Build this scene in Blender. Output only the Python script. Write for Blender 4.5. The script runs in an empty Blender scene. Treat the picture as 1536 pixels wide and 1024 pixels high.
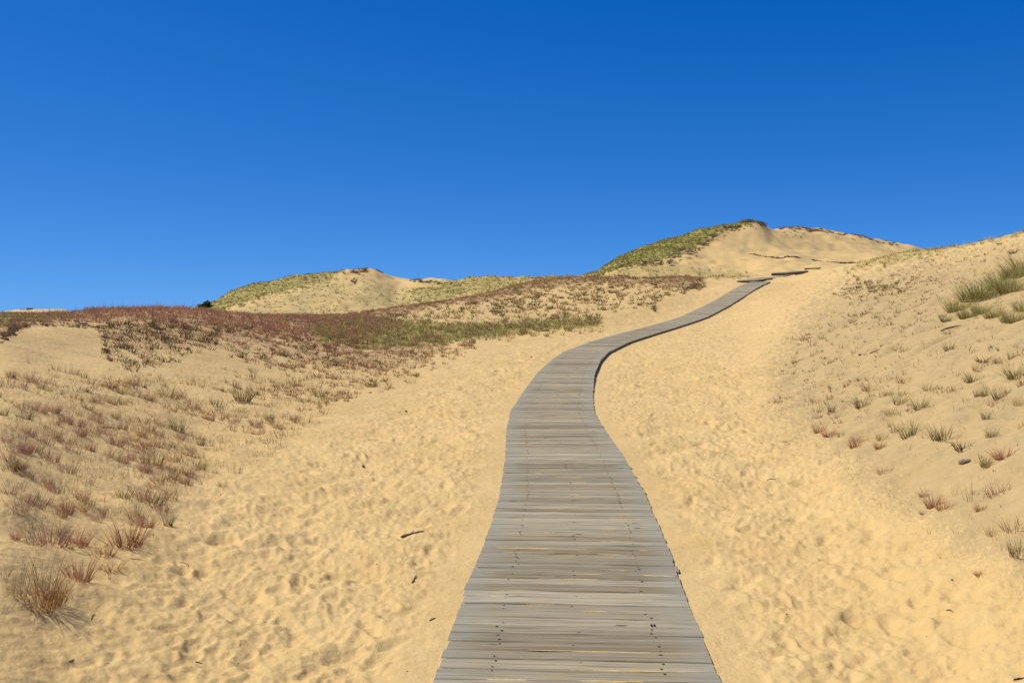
import bpy, math, random
import numpy as np
RNG = np.random.default_rng(7)
random.seed(7)
F = 1400.0; CU = 768.0; HV = 465.0; CZ = 1.6
scene = bpy.context.scene
COL = scene.collection

# ------------------------------------------------------------------ noise
def fft_noise(n, m, cell, lo, hi, seed, aniso=1.0):
    """band limited noise, wavelengths lo..hi metres, unit variance"""
    r = np.random.default_rng(seed)
    w = np.fft.rfft2(r.standard_normal((n, m)))
    fy = np.fft.fftfreq(n, cell)[:, None]; fx = np.fft.rfftfreq(m, cell)[None, :]
    f = np.sqrt((fx*aniso)**2 + fy**2) + 1e-9
    amp = np.exp(-(f*lo)**2) * (1-np.exp(-(f*hi)**2)) / f
    o = np.fft.irfft2(w*amp, s=(n, m)); o -= o.mean()
    return o/o.std()
def sample_tile(t, cell, x, y):
    n, m = t.shape
    fx = np.asarray(x)/cell; fy = np.asarray(y)/cell
    ix = np.floor(fx).astype(int); iy = np.floor(fy).astype(int); ax = fx-ix; ay = fy-iy
    g = lambda a, b: t[a % n, b % m]
    return (g(iy, ix)*(1-ax)+g(iy, ix+1)*ax)*(1-ay) + (g(iy+1, ix)*(1-ax)+g(iy+1, ix+1)*ax)*ay
T_big = fft_noise(512, 512, .25, 2.5, 20, 1)       # 128 m tile
T_mid = fft_noise(1024, 1024, .06, .35, 1.6, 2)    # 61 m tile
T_fine = fft_noise(1024, 1024, .012, .035, .16, 3) # 12 m tile
T_ripple = fft_noise(1024, 1024, .04, .25, 1.2, 4, 2.6)
T_rg1 = fft_noise(1024, 1024, .02, .09, .30, 6, .75)  # 20 m tile
T_rg2 = fft_noise(1024, 1024, .03, .16, .5, 8, .8)
T_pix = fft_noise(512, 512, 1., 5, 40, 5)          # for ragged zone edges
def sstep(a, b, x):
    t = np.clip((x-a)/(b-a), 0, 1); return t*t*(3-2*t)

# ------------------------------------------------------------------ terrain profiles
# per column u: near part as (distance, photo row) up to the first crest, as surveyed from the photograph
NEAR = {
 -700: [(2.9,1024),(3.4,900),(4.6,780),(6.2,690),(8.3,610),(10,565),(12.5,525),(16,492),(24,470)],
 -250: [(3.1,1024),(3.7,900),(5,780),(6.5,690),(8.6,610),(10,568),(12.8,528),(15.3,492),(23,468)],
 0:    [(3.4,1024),(4.0,900),(4.85,800),(6.2,700),(8.3,605),(10,566),(12.2,540),(13.2,506),(14.6,494),(22,467)],
 80:   [(3.6,1024),(4.3,900),(5.3,800),(6.9,700),(9.3,602),(11.5,565),(13.8,540),(14.9,503),(16.2,488),(23,468)],
 150:  [(3.7,1024),(4.57,900),(5.64,800),(7.45,700),(10.4,600),(13.6,552),(15.4,525),(17.2,500),(18.6,486),(24,463)],
 300:  [(3.85,1024),(4.9,900),(6.27,800),(8.64,700),(10.6,650),(13,600),(15.5,560),(17.4,530),(20,502),(22,486),(27,464)],
 450:  [(3.9,1024),(5,900),(6.4,800),(9,700),(11.35,650),(14.7,600),(17.3,570),(20.5,540),(24.6,510),(28,490),(34,473)],
 600:  [(3.9,1024),(5,900),(6.45,800),(9.2,700),(11.5,650),(15.35,600),(18.7,570),(23.3,540),(29,510),(33.6,490),(40,470),(46,457)],
 700:  [(3.9,1024),(5,900),(6.45,800),(9.2,700),(11.5,650),(15.2,600),(18.7,570),(23.3,540),(29,510),(33.6,490),(40,470),(48,452),(55,445)],
 800:  [(3.9,1024),(5,900),(6.45,800),(9.1,700),(11.2,650),(15,600),(18.7,570),(23.3,540),(29.5,510),(36,490),(42,470),(50,450),(58,432),(66,420)],
 880:  [(3.9,1024),(5,900),(6.45,800),(9.0,700),(11.2,650),(15,600),(18.5,570),(23,540),(28.5,512),(32.5,497),(37,480),(45,460),(54,440),(62,425),(67,415)],
 960:  [(3.9,1024),(5,900),(6.45,800),(9.0,700),(11.2,650),(15,600),(18.5,570),(22.6,540),(28,512),(33,496),(41,471),(48,450),(54,435),(60,423),(65,419)],
 1040: [(3.9,1024),(5,900),(6.4,800),(9.0,700),(11.2,650),(14.8,600),(18,570),(22.2,540),(29,508),(36,490),(41,476),(45,460),(50,445),(56,430),(62,416)],
 1120: [(3.9,1024),(5,900),(6.4,800),(9.0,700),(11,650),(14.4,600),(17.3,570),(21.3,540),(26.5,515),(33,494),(40,470),(46.5,450),(52,430),(58,421)],
 1200: [(3.9,1024),(5,900),(6.4,800),(8.8,700),(10.8,650),(13.5,600),(16,570),(18.9,540),(22.3,513),(29,480),(40,450),(50,430),(62,410)],
 1300: [(3.8,1024),(4.8,900),(6.1,800),(8,700),(9.5,650),(11.6,600),(13.2,570),(15.2,540),(17.5,510),(22,480),(29,450),(40,420),(50,402),(59,390)],
 1400: [(3.7,1024),(4.5,900),(5.6,800),(7.15,700),(8.1,650),(9.5,600),(10.8,570),(12.3,540),(14.2,510),(18,480),(23,450),(30,420),(38,395),(46,371)],
 1536: [(3.5,1024),(4.2,900),(4.95,800),(6.1,700),(6.9,650),(8,600),(8.8,570),(9.8,540),(11,510),(13.2,480),(16,450),(20,420),(25,392),(33,345)],
 1800: [(3.2,1024),(3.7,900),(4.2,800),(5,700),(5.5,650),(6.2,600),(7,560),(8,520),(9.5,480),(12,440),(17,395),(26,325)],
 2300: [(2.6,1024),(2.9,900),(3.2,800),(3.7,700),(4.1,640),(4.8,580),(5.6,530),(7,480),(9,430),(14,380),(22,305)],
}
def zof(Y, v): return CZ - (v-HV)*Y/F
# far part: (dip after crest), foot, mid1, mid2, crest B, dip, crest C, end   as (Y, z) or (Y, 'v', row)
def far_keys(u):
    it = lambda pts: float(np.interp(u, [p[0] for p in pts], [p[1] for p in pts]))
    YA = it([(c, NEAR[c][-1][0]) for c in sorted(NEAR)])
    zA = zof(YA, it(CREST_A))
    YB = it([(-700,120),(250,105),(450,104),(600,110),(700,100),(800,92),(880,90),(960,93),(1100,98),(1140,99),(1200,101),(1250,102),(1536,100),(2300,100)])
    zB = zof(YB, it(CREST_B))
    zBs = float(np.mean([zof(YB, np.interp(u+q, [p[0] for p in CREST_B], [p[1] for p in CREST_B])) for q in range(-60, 61, 10)])) if 1040 < u < 1260 else zB
    foot = it([(-700,.9),(250,.9),(300,1.0),(450,1.1),(600,1.4),(700,2.2),(800,3.2),(880,3.6),(960,3.8),(1040,4.2),(1120,4.1),(1200,4.7),(1300,5.2),(1400,5.5),(2300,4)])
    Yf = YA + (YB-YA)*it([(-700,.55),(600,.5),(800,.35),(960,.3),(1120,.28),(1300,.4),(2300,.4)])
    dipz = min(zA, foot) - it([(-700,.5),(300,.5),(600,.35),(800,.2),(960,.1),(1060,.05),(1100,.03),(1170,.1),(1200,.35),(1260,.45),(1300,.4),(1536,.6),(2300,1)])
    dipz = max(dipz, .3)
    Yd = YA + (Yf-YA)*.5
    m1 = it([(-700,.3),(300,.25),(450,.28),(600,.3),(800,.4),(960,.4),(1060,.2),(1120,.18),(1200,.3),(2300,.35)])
    m2 = it([(-700,.7),(300,.75),(450,.62),(600,.62),(800,.75),(960,.8),(1060,.58),(1120,.52),(1200,.6),(2300,.7)])
    K = [(Yd, dipz if u < 1060 or u > 1170 else (zA+foot)/2), (Yf, foot), (Yf+(YB-Yf)*.35, foot+(zBs-foot)*m1), (Yf+(YB-Yf)*.7, foot+(zBs-foot)*m2), (YB, zB)]
    YC = it([(-700,230),(150,230),(300,160),(880,135),(1100,110),(1150,108),(1250,110),(1350,110),(2300,125)])
    zC = zof(YC, it(CREST_C))
    zd = min(zB, zC) - it([(-700,.5),(900,1),(1100,.8),(1135,.1),(1170,.1),(1380,.1),(2300,.3)])
    if u > 1146: zd = (zB+zC)/2
    K += [((YB+YC)/2, zd), (YC, zC), (YC*1.15, zC-1.2), (YC*1.8, it([(-700,-1.),(2300,-1.)])), (2600, -2.)]
    return K
CREST_A = [(-700,470),(-250,469),(0,469.5),(60,471),(110,469),(150,464.5),(250,462),(290,464),(320,466.5),(397,474),(441,473),(514,472.5),(530,473),(566,464),(631,455),(680,450),(700,445),(730,439),(760,430),(800,422),(830,417),(850,415.5),(880,415),(900,417),(960,419),(1000,417),(1035,415.5),(1050,419),(1070,423),(1100,422),(1135,420.5),(1160,419.5),(1185,416.5),(1225,408),(1262,400.5),(1300,390.5),(1324,381),(1377,373),(1441,365),(1491,353.5),(1536,344),(1800,322),(2300,305)]
CREST_B = [(-700,480),(0,472),(250,470),(280,467),(298,461),(327,450),(353,435),(389,423.5),(423,420),(441,414.5),(473,413),(514,405.5),(545,402),(560,403.5),(574,409),(592,416.5),(631,419.5),(680,421),(700,417.5),(770,416),(815,416),(860,417),(875,414.5),(898,407),(926,388),(960,370),(991,360),(1024,352),(1049,346),(1078,338.5),(1111,332),(1138,332.5),(1146,335),(1152,341),(1160,345),(1180,348),(1200,352),(1250,361),(1300,370),(1400,388),(2300,400)]
CREST_C = [(-700,472),(0,468),(22,464.5),(45,463.5),(75,463.5),(86,462.5),(100,466),(120,471),(300,476),(880,440),(1100,380),(1140,360),(1157,346.5),(1165,345),(1177,341),(1199,339.5),(1224,340.5),(1262,346),(1300,354),(1330,361),(1357,368),(1377,374),(1420,386),(1600,400),(2300,400)]
NS = 1500; NY = 1500
S_AX = np.linspace(-1.15, 1.15, NS); LY_AX = np.linspace(math.log(2.2), math.log(2600), NY)
def pchip(x, y, q):
    h = np.diff(x); d = np.diff(y)/h
    m = np.zeros_like(y)
    w1 = 2*h[1:]+h[:-1]; w2 = h[1:]+2*h[:-1]
    ok = d[1:]*d[:-1] > 0
    with np.errstate(divide='ignore', invalid='ignore'):
        hm = (w1+w2)/(w1/d[:-1]+w2/d[1:])
    m[1:-1] = np.where(ok, hm, 0); m[0] = d[0]; m[-1] = d[-1]
    i = np.clip(np.searchsorted(x, q)-1, 0, len(x)-2)
    t = np.clip((q-x[i])/h[i], 0, 1); hh = h[i]
    return y[i]*(1+2*t)*(1-t)**2 + m[i]*hh*t*(1-t)**2 + y[i+1]*t*t*(3-2*t) + m[i+1]*hh*t*t*(t-1)
def build_table():
    us = sorted(NEAR); NK = 26; res = []
    for u in us:
        P = NEAR[u]; ly = np.log([p[0] for p in P]); z = np.array([zof(*p) for p in P])
        ly = np.concatenate([[math.log(2.2)], ly]); z = np.concatenate([[z[0]], z])
        q = np.linspace(ly[0], ly[-1], NK); res.append((q, pchip(ly, z, q)))
    LQ = np.array([r[0] for r in res]); ZQ = np.array([r[1] for r in res])
    tab = np.zeros((NS, NY))
    for i, s in enumerate(S_AX):
        u = min(max(s*F+CU, -700), 2300)
        lq = np.array([np.interp(u, us, LQ[:, k]) for k in range(NK)]); zq = np.array([np.interp(u, us, ZQ[:, k]) for k in range(NK)])
        va = np.interp(u, [p[0] for p in CREST_A], [p[1] for p in CREST_A])
        dz = zof(math.exp(lq[-1]), va) - zq[-1]
        zq = zq + dz*sstep(.8, 1, np.linspace(0, 1, NK))
        fk = far_keys(u)
        x = np.concatenate([lq, np.log([k[0] for k in fk])]); z = np.concatenate([zq, [k[1] for k in fk]])
        tab[i] = pchip(x, z, LY_AX)
    def blur(a, sig, ax):
        r = int(sig*3)+1; k = np.exp(-.5*(np.arange(-r, r+1)/sig)**2); k /= k.sum()
        a = np.moveaxis(a, ax, 0); p = np.concatenate([np.repeat(a[:1], r, 0), a, np.repeat(a[-1:], r, 0)])
        o = sum(k[j]*p[j:j+len(a)] for j in range(2*r+1)); return np.moveaxis(o, 0, ax)
    b1 = blur(blur(tab, 9, 0), 5, 1); b2 = blur(blur(tab, 2.2, 0), 2.5, 1)
    w = sstep(math.log(55), math.log(75), LY_AX)[None, :]
    return b1*(1-w)+b2*w
TAB = build_table()
def tab_h(x, y):
    yy = np.maximum(y, 2.2); s = np.clip(x/yy, S_AX[0], S_AX[-1]); l = np.clip(np.log(yy), LY_AX[0], LY_AX[-1])
    fi = (s-S_AX[0])/(S_AX[1]-S_AX[0]); fj = (l-LY_AX[0])/(LY_AX[1]-LY_AX[0])
    i = np.clip(fi.astype(int), 0, NS-2); j = np.clip(fj.astype(int), 0, NY-2); a = fi-i; b = fj-j
    return (TAB[i, j]*(1-a)+TAB[i+1, j]*a)*(1-b)+(TAB[i, j+1]*(1-a)+TAB[i+1, j+1]*a)*b

# ------------------------------------------------------------------ boardwalk line
PW = 1.2
PATH_PX = [(865,1024,3.907),(863.5,940,4.55),(861,884,5.2),(863,824,6.0),(861.5,784,6.7),(859.5,744,7.67),(853.5,720,8.36),(846,680,9.55),(834,647,11.2),(828.5,617,13.4),(836.5,590,15.9),(848.5,560,19.4),(864,540,22.8),(879,527.5,25.1),(915,512,28.5),(960,499,32.5),(1005,486.5,37.2),(1040,475.5,41),(1082,455,47.4),(1122,430,52.3),(1141,422.2,56.5)]
raw = [(.12,-6,.04),(.16,-2,.04),(.2,1.5,.04)] + [((u-CU)/F*Y, Y, zof(Y, v)) for u, v, Y in PATH_PX]
raw = np.array(raw)
def resample(P, step, smooth):
    d = np.concatenate([[0], np.cumsum(np.linalg.norm(np.diff(P[:, :2], axis=0), axis=1))])
    t = np.arange(0, d[-1], .05); Q = np.stack([np.interp(t, d, P[:, k]) for k in range(3)], 1)
    r = int(smooth/.05); k = np.hanning(2*r+3)[1:-1]; k /= k.sum()
    pad = np.concatenate([Q[:1]-(Q[1:2]-Q[:1])*np.arange(r, 0, -1)[:, None], Q, Q[-1:]+(Q[-1:]-Q[-2:-1])*np.arange(1, r+1)[:, None]])
    Q = np.stack([np.convolve(pad[:, c], k, 'valid') for c in range(3)], 1)
    return Q
PATH = resample(raw, .05, .55)
PATH[:, 2] = resample(raw, .05, 2.2)[:, 2]
PT = np.gradient(PATH, axis=0); PT[:, 2] = 0; PT /= np.linalg.norm(PT, axis=1)[:, None]
PN = np.stack([PT[:, 1], -PT[:, 0]], 1)   # to the right
def path_query(x, y):
    """distance, signed side offset (right +), path height, arclength index"""
    D = np.full(x.shape, 99.); SG = np.zeros(x.shape); ZP = np.zeros(x.shape); 
    m = (y > -8) & (y < 60) & (x > -4) & (x < 20)
    idx = np.nonzero(m)[0]
    C = PATH[::4]; N = PN[::4]; T = PT[::4]
    for ch in np.array_split(idx, max(1, len(idx)//20000)):
        # candidate by y then refine
        dx = x[ch][:, None]-C[None, :, 0]; dy = y[ch][:, None]-C[None, :, 1]
        k = np.argmin(dx*dx+dy*dy, 1); r = np.arange(len(ch))
        off = dx[r, k]*N[k, 0]+dy[r, k]*N[k, 1]; al = dx[r, k]*T[k, 0]+dy[r, k]*T[k, 1]
        kk = np.clip(k*4+np.round(al/.05).astype(int), 0, len(PATH)-1)
        D[ch] = np.sqrt(off**2 + np.maximum(np.abs(al)-.2, 0)**2); SG[ch] = off; ZP[ch] = PATH[kk, 2]
    return D, SG, ZP

# ------------------------------------------------------------------ footprints
def stamp_map(x0, x1, y0, y1, cell, dens, seed, small):
    r = np.random.default_rng(seed); nx = int((x1-x0)/cell); ny = int((y1-y0)/cell)
    H = np.zeros((ny, nx), np.float32)
    n = int((x1-x0)*(y1-y0)*dens); R = int(.26/cell)
    yy, xx = np.mgrid[-R:R+1, -R:R+1]*cell
    for _ in range(n):
        cx = r.integers(R, nx-R-1); cy = r.integers(R, ny-R-1)
        a = r.normal(0, .9); L = r.uniform(.09, .15)*(.9 if not small else 1.1); W = L*r.uniform(.4, .6); dp = r.uniform(.004, .013)
        ca, sa = math.cos(a), math.sin(a)
        p = (xx*ca+yy*sa)/W; q = (-xx*sa+yy*ca)/L
        e = np.sqrt(p*p+q*q)*(1+.12*np.sin(3*np.arctan2(q, p)+r.uniform(0, 6)))
        mk = 1/(1+np.exp((e-1)*r.uniform(4, 9)))
        rim = np.exp(-((e-1.35)/.25)**2)*dp*.45
        sl = H[cy-R:cy+R+1, cx-R:cx+R+1]
        base = H[cy, cx]*.5
        tilt = r.normal(0, .25)*p*W+r.normal(0, .15)*q*L
        H[cy-R:cy+R+1, cx-R:cx+R+1] = sl*(1-mk)+mk*(base-dp+tilt)+rim
    H -= H.mean()
    return np.clip(H, -.08, .07)
FA = (-9., 9., 1.5, 15.5, .0125); MA = stamp_map(*FA, 9, 11, False)
FB = (-22., 34., 13., 66., .04); MB_ = stamp_map(*FB, 7, 12, True)
def samp(M, fr, x, y):
    x0, x1, y0, y1, c = fr; n, m = M.shape
    fx = np.clip((x-x0)/c, 0, m-1.001); fy = np.clip((y-y0)/c, 0, n-1.001); i = fy.astype(int); j = fx.astype(int); a = fx-j; b = fy-i
    v = (M[i, j]*(1-a)+M[i, j+1]*a)*(1-b)+(M[i+1, j]*(1-a)+M[i+1, j+1]*a)*b
    edge = np.minimum(np.minimum(x-x0, x1-x), np.minimum(y-y0, y1-y))
    return v, sstep(0, 1.2, edge)

# ------------------------------------------------------------------ zones (outlines surveyed in the photograph, laid onto the ground)
def sdf(poly, u, v):
    """signed distance in px, negative inside"""
    P = np.array(poly, float); d = np.full(u.shape, 1e18); ins = np.zeros(u.shape, bool)
    for a, b in zip(P, np.roll(P, -1, 0)):
        e = b-a; wx = u-a[0]; wy = v-a[1]; t = np.clip((wx*e[0]+wy*e[1])/(e@e+1e-9), 0, 1)
        d = np.minimum(d, (wx-t*e[0])**2+(wy-t*e[1])**2)
        c = ((a[1] > v) != (b[1] > v)) & (u < (b[0]-a[0])*(v-a[1])/((b[1]-a[1]) if b[1] != a[1] else 1e-9)+a[0]); ins ^= c
    return np.where(ins, -1, 1)*np.sqrt(d)
Z = {
 'trampled': ([(60,1100),(110,960),(190,880),(270,800),(330,740),(430,680),(520,640),(640,580),(760,520),(880,485),(960,470),(1090,420),(1180,408),(1180,440),(1120,500),(1140,580),(1190,650),(1280,730),(1380,830),(1536,880),(1700,900),(1700,1100)], 0, 66, 70),
 'red_strip': ([(-160,496),(0,484),(112,474),(130,462),(250,455),(350,460),(450,466),(540,470),(600,486),(560,505),(500,514),(430,505),(330,494),(240,485),(190,481),(130,482),(70,486),(0,500),(-160,520)], 14, 48, 5),
 'olive_left': ([(-700,470),(-10,462),(125,462),(100,476),(30,486),(-10,492),(-700,510)], 15, 48, 5),
 'red_slope': ([(150,482),(300,480),(420,495),(560,500),(660,512),(640,545),(560,560),(480,545),(380,520),(300,512),(260,525),(180,520)], 14, 40, 9),
 'olive_mid': ([(470,484),(560,474),(640,484),(760,484),(850,474),(905,478),(900,490),(800,498),(700,510),(620,520),(540,522),(480,510)], 22, 50, 5),
 'brown_crest': ([(540,466),(600,452),(700,438),(760,424),(830,410),(900,410),(1000,410),(1056,412),(1056,432),(960,426),(860,428),(780,440),(720,452),(640,462),(600,474),(560,486),(530,480)], 36, 72, 4),
 'brown_right': ([(930,412),(1045,408),(1060,424),(1050,434),(1000,430),(930,425)], 44, 70, 4),
 'back_olive': ([(630,428),(700,412),(880,408),(905,414),(860,424),(780,430),(720,442),(650,452),(600,452)], 58, 104, 5),
 'far_olive': ([(290,475),(298,455),(327,444),(353,430),(389,418),(441,408),(514,400),(520,412),(480,424),(430,436),(390,450),(350,462),(320,470)], 60, 125, 5),
 'far_pale': ([(340,480),(430,440),(500,420),(560,428),(640,440),(690,416),(700,440),(620,460),(540,480)], 60, 115, 6),
 'green_dune': ([(870,416),(880,400),(926,380),(991,350),(1049,338),(1111,325),(1150,326),(1148,338),(1112,340),(1078,352),(1060,362),(1034,375),(1014,385),(990,392),(950,400),(915,410)], 60, 125, 3),
 'green_foot': ([(870,420),(900,408),(960,398),(1010,392),(1040,402),(1110,408),(1130,414),(1060,420),(960,420)], 60, 90, 4),
 'right_crest': ([(1270,405),(1300,384),(1374,366),(1440,358),(1545,335),(1545,352),(1440,372),(1380,386),(1330,398)], 30, 70, 5),
 'right_grey': ([(1150,560),(1200,470),(1280,410),(1400,375),(1560,345),(1900,330),(1900,900),(1536,880),(1400,800),(1290,720),(1190,640)], 4, 66, 40),
 'left_grey': ([(-300,1100),(-300,560),(200,560),(420,580),(430,640),(330,720),(250,800),(170,880),(110,940),(70,1000),(60,1100)], 2, 20, 30),
 'mid_slope': ([(560,470),(720,456),(800,436),(900,426),(1050,428),(1060,440),(960,470),(900,484),(800,492),(700,490),(600,480)], 33, 66, 8),
}
def zone(name, x, y, z, rag=.45):
    poly, y0, y1, soft = Z[name]
    yy = np.maximum(y, .5); u = CU+F*x/yy; v = HV+F*(CZ-z)/yy
    o = np.zeros(x.shape); P = np.array(poly)
    m = (y > y0) & (y < y1) & (u > P[:, 0].min()-soft*2) & (u < P[:, 0].max()+soft*2) & (v > P[:, 1].min()-soft*2) & (v < P[:, 1].max()+soft*2)
    if m.any():
        uu, vv = u[m], v[m]; d = sdf(poly, uu, vv) + sample_tile(T_pix, 1., uu*2, vv*4)*soft*rag
        o[m] = sstep(soft*.6, -soft*.6, d)
    return o

def base_h(x, y):
    """smooth ground with the bed of the boardwalk"""
    z = tab_h(x, y)
    D, SG, ZP = path_query(x, y)
    far = sstep(14, 21, y)
    off_r = .012+.06*far
    off_l = .006+.02*far
    under = .0115+.004*np.clip(sample_tile(T_mid, .06, x*1.1, y*3), -1.5, 1.9)+.03*far
    wv = sample_tile(T_mid, .06, x*.5+3, y*.5)
    off_l = off_l-.002*np.clip(wv, -1.5, 1.2)*(1-far); off_r = off_r-.006*np.clip(wv, -1.5, 1.2)*(1-far)
    off = np.where(D < PW/2-.02, under, np.where(SG > 0, off_r, off_l))
    t = sstep(PW/2+.05, PW/2+np.where(y > 14, 2.6, 1.6), D)
    return np.where(D < 90, z*t+(ZP-off)*(1-t), z), D
def ground_h(x, y, detail=True):
    z, D = base_h(x, y)
    if not detail: return z
    out = sstep(PW/2-.02, PW/2+.45, D)
    tr = zone('trampled', x, y, z, 0.)
    a, wa = samp(MA, FA, x, y); b, wb = samp(MB_, FB, x, y)
    foot = a*wa + b*wb*(1-wa)*1.25
    veg = np.maximum(zone('red_slope', x, y, z, 0.), np.maximum(zone('left_grey', x, y, z, 0.), zone('mid_slope', x, y, z, 0.)))
    g = zone('right_grey', x, y, z, 0.)
    z = z + out*(foot*(.07+.88*tr+.2*g*(1-tr)) + sample_tile(T_mid, .06, x, y)*(.004+.008*tr+.006*veg+.007*g)
        + sample_tile(T_fine, .012, x, y)*(.0014+.0022*tr+.001*veg))
    wob = sample_tile(T_mid, .06, x*.7, y*.7)*.05
    sab = lambda q_: .8-np.sqrt(q_*q_+.06)
    rg = sab(sample_tile(T_rg1, .02, x+wob, y-wob))*.004 + sab(sample_tile(T_rg2, .03, x-wob, y+wob))*.011*(.7+.3*sample_tile(T_mid, .06, y, x))
    z = z + out*rg*(.08+.92*tr+.25*g*(1-tr))*sstep(90, 40, y)
    z = z + out*sample_tile(T_ripple, .04, y*.6+x*.8, x*.6-y*.8)*(.007+.012*g)*(1-tr*.6)*sstep(55, 30, y)
    farw = sstep(45, 80, y)*sstep(400, 200, y)
    z = z + farw*(sample_tile(T_big, .25, x, y)*.12+sample_tile(T_mid, .06, x*.35, y*.35)*.05)
    return z
def pick(u, v):
    """ground point seen at a photo pixel (first hit along the column)"""
    s = (u-CU)/F; Y = np.exp(LY_AX); Y = Y[Y > 2.3]
    z = base_h(s*Y, Y)[0]; pv = HV+F*(CZ-z)/Y
    k = np.nonzero(pv <= v)[0]
    i = k[0] if len(k) else int(np.argmin(pv))
    y = Y[i]
    if i > 0 and len(k):
        t = (pv[i-1]-v)/(pv[i-1]-pv[i]+1e-9); y = Y[i-1]+(Y[i]-Y[i-1])*np.clip(t, 0, 1)
    return s*y, float(y)

# ------------------------------------------------------------------ materials
class NT:
    def __init__(s, name):
        s.m = bpy.data.materials.new(name); s.m.use_nodes = True; s.t = s.m.node_tree; s.t.nodes.clear()
        s.out = s.t.nodes.new('ShaderNodeOutputMaterial')
    def n(s, typ, inp={}, **kw):
        nd = s.t.nodes.new('ShaderNode'+typ)
        for k, v in kw.items(): setattr(nd, k, v)
        for k, v in inp.items():
            if isinstance(v, bpy.types.NodeSocket): s.t.links.new(v, nd.inputs[k])
            else: nd.inputs[k].default_value = v
        return nd
    def mix(s, f, a, b, bt='MIX'):
        nd = s.t.nodes.new('ShaderNodeMix'); nd.data_type = 'RGBA'; nd.blend_type = bt
        for i, v in ((0, f), (6, a), (7, b)):
            if isinstance(v, bpy.types.NodeSocket): s.t.links.new(v, nd.inputs[i])
            else: nd.inputs[i].default_value = v if i == 0 else (*v, 1)
        return nd.outputs[2]
    def ramp(s, f, a, b):
        nd = s.n('MapRange', {0: f, 1: a, 2: b, 3: 0., 4: 1.}); nd.interpolation_type = 'SMOOTHSTEP'; return nd.outputs[0]
    def math(s, op, a, b=0.):
        nd = s.t.nodes.new('ShaderNodeMath'); nd.operation = op
        for i, v in ((0, a), (1, b)):
            if isinstance(v, bpy.types.NodeSocket): s.t.links.new(v, nd.inputs[i])
            else: nd.inputs[i].default_value = v
        return nd.outputs[0]
    def done(s, sh): s.t.links.new(sh, s.out.inputs[0]); return s.m

def sand_material():
    t = NT('sand'); geo = t.n('NewGeometry'); P = geo.outputs['Position']
    A = t.n('Attribute', attribute_name='zone_a').outputs['Color']; B = t.n('Attribute', attribute_name='zone_b').outputs['Color']
    a = t.n('SeparateColor', {0: A}); b = t.n('SeparateColor', {0: B})
    red, olive, grey = a.outputs; pale, tramp, brown = b.outputs
    n1 = t.n('TexNoise', {'Vector': P, 'Scale': .7, 'Detail': 5., 'Roughness': .6}).outputs[0]
    n2 = t.n('TexNoise', {'Vector': P, 'Scale': 7., 'Detail': 6., 'Roughness': .65}).outputs[0]
    n3 = t.n('TexNoise', {'Vector': P, 'Scale': 260., 'Detail': 3., 'Roughness': .7}).outputs[0]
    n4 = t.n('TexNoise', {'Vector': P, 'Scale': 2.2, 'Detail': 9., 'Roughness': .8}).outputs[0]
    c = t.mix(t.ramp(n1, .3, .7), (.735, .505, .205), (.675, .45, .17))
    c = t.mix(t.math('MULTIPLY', t.ramp(n2, .35, .7), .35), c, (.78, .565, .24))
    dry = t.mix(t.ramp(n2, .3, .7), (.55, .395, .175), (.46, .325, .145))
    c = t.mix(t.math('MULTIPLY', grey, .85), c, dry)
    c = t.mix(t.math('MULTIPLY', t.ramp(n3, .5, .75), .25), c, (.36, .26, .14))
    c = t.mix(t.math('MULTIPLY', t.ramp(n3, .48, .25), .2), c, (.86, .72, .48))
    # dead stalks, moss and litter between the plants
    lit = t.mix(t.ramp(n4, .35, .65), (.34, .175, .095), (.48, .30, .16))
    c = t.mix(t.math('MULTIPLY', red, t.ramp(n4, .68, .42)), c, lit)
    ol = t.mix(t.ramp(n4, .35, .65), (.24, .225, .045), (.35, .31, .085))
    c = t.mix(t.math('MULTIPLY', olive, t.ramp(n4, .74, .45)), c, ol)
    c = t.mix(t.math('MULTIPLY', pale, t.math('MULTIPLY', t.ramp(n4, .75, .3), .6)), c, (.40, .35, .13))
    br = t.mix(t.ramp(n4, .35, .65), (.30, .175, .08), (.46, .31, .14))
    c = t.mix(t.math('MULTIPLY', brown, t.ramp(n4, .70, .42)), c, br)
    bump = t.n('Bump', {'Strength': .35, 'Distance': .004, 'Height': n3})
    bump2 = t.n('Bump', {'Strength': .5, 'Distance': .05, 'Height': n2, 'Normal': bump.outputs[0]})
    p = t.n('BsdfPrincipled', {'Base Color': c, 'Roughness': .95, 'Normal': bump2.outputs[0]}); p.inputs['Specular IOR Level'].default_value = .15
    return t.done(p.outputs[0])
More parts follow.
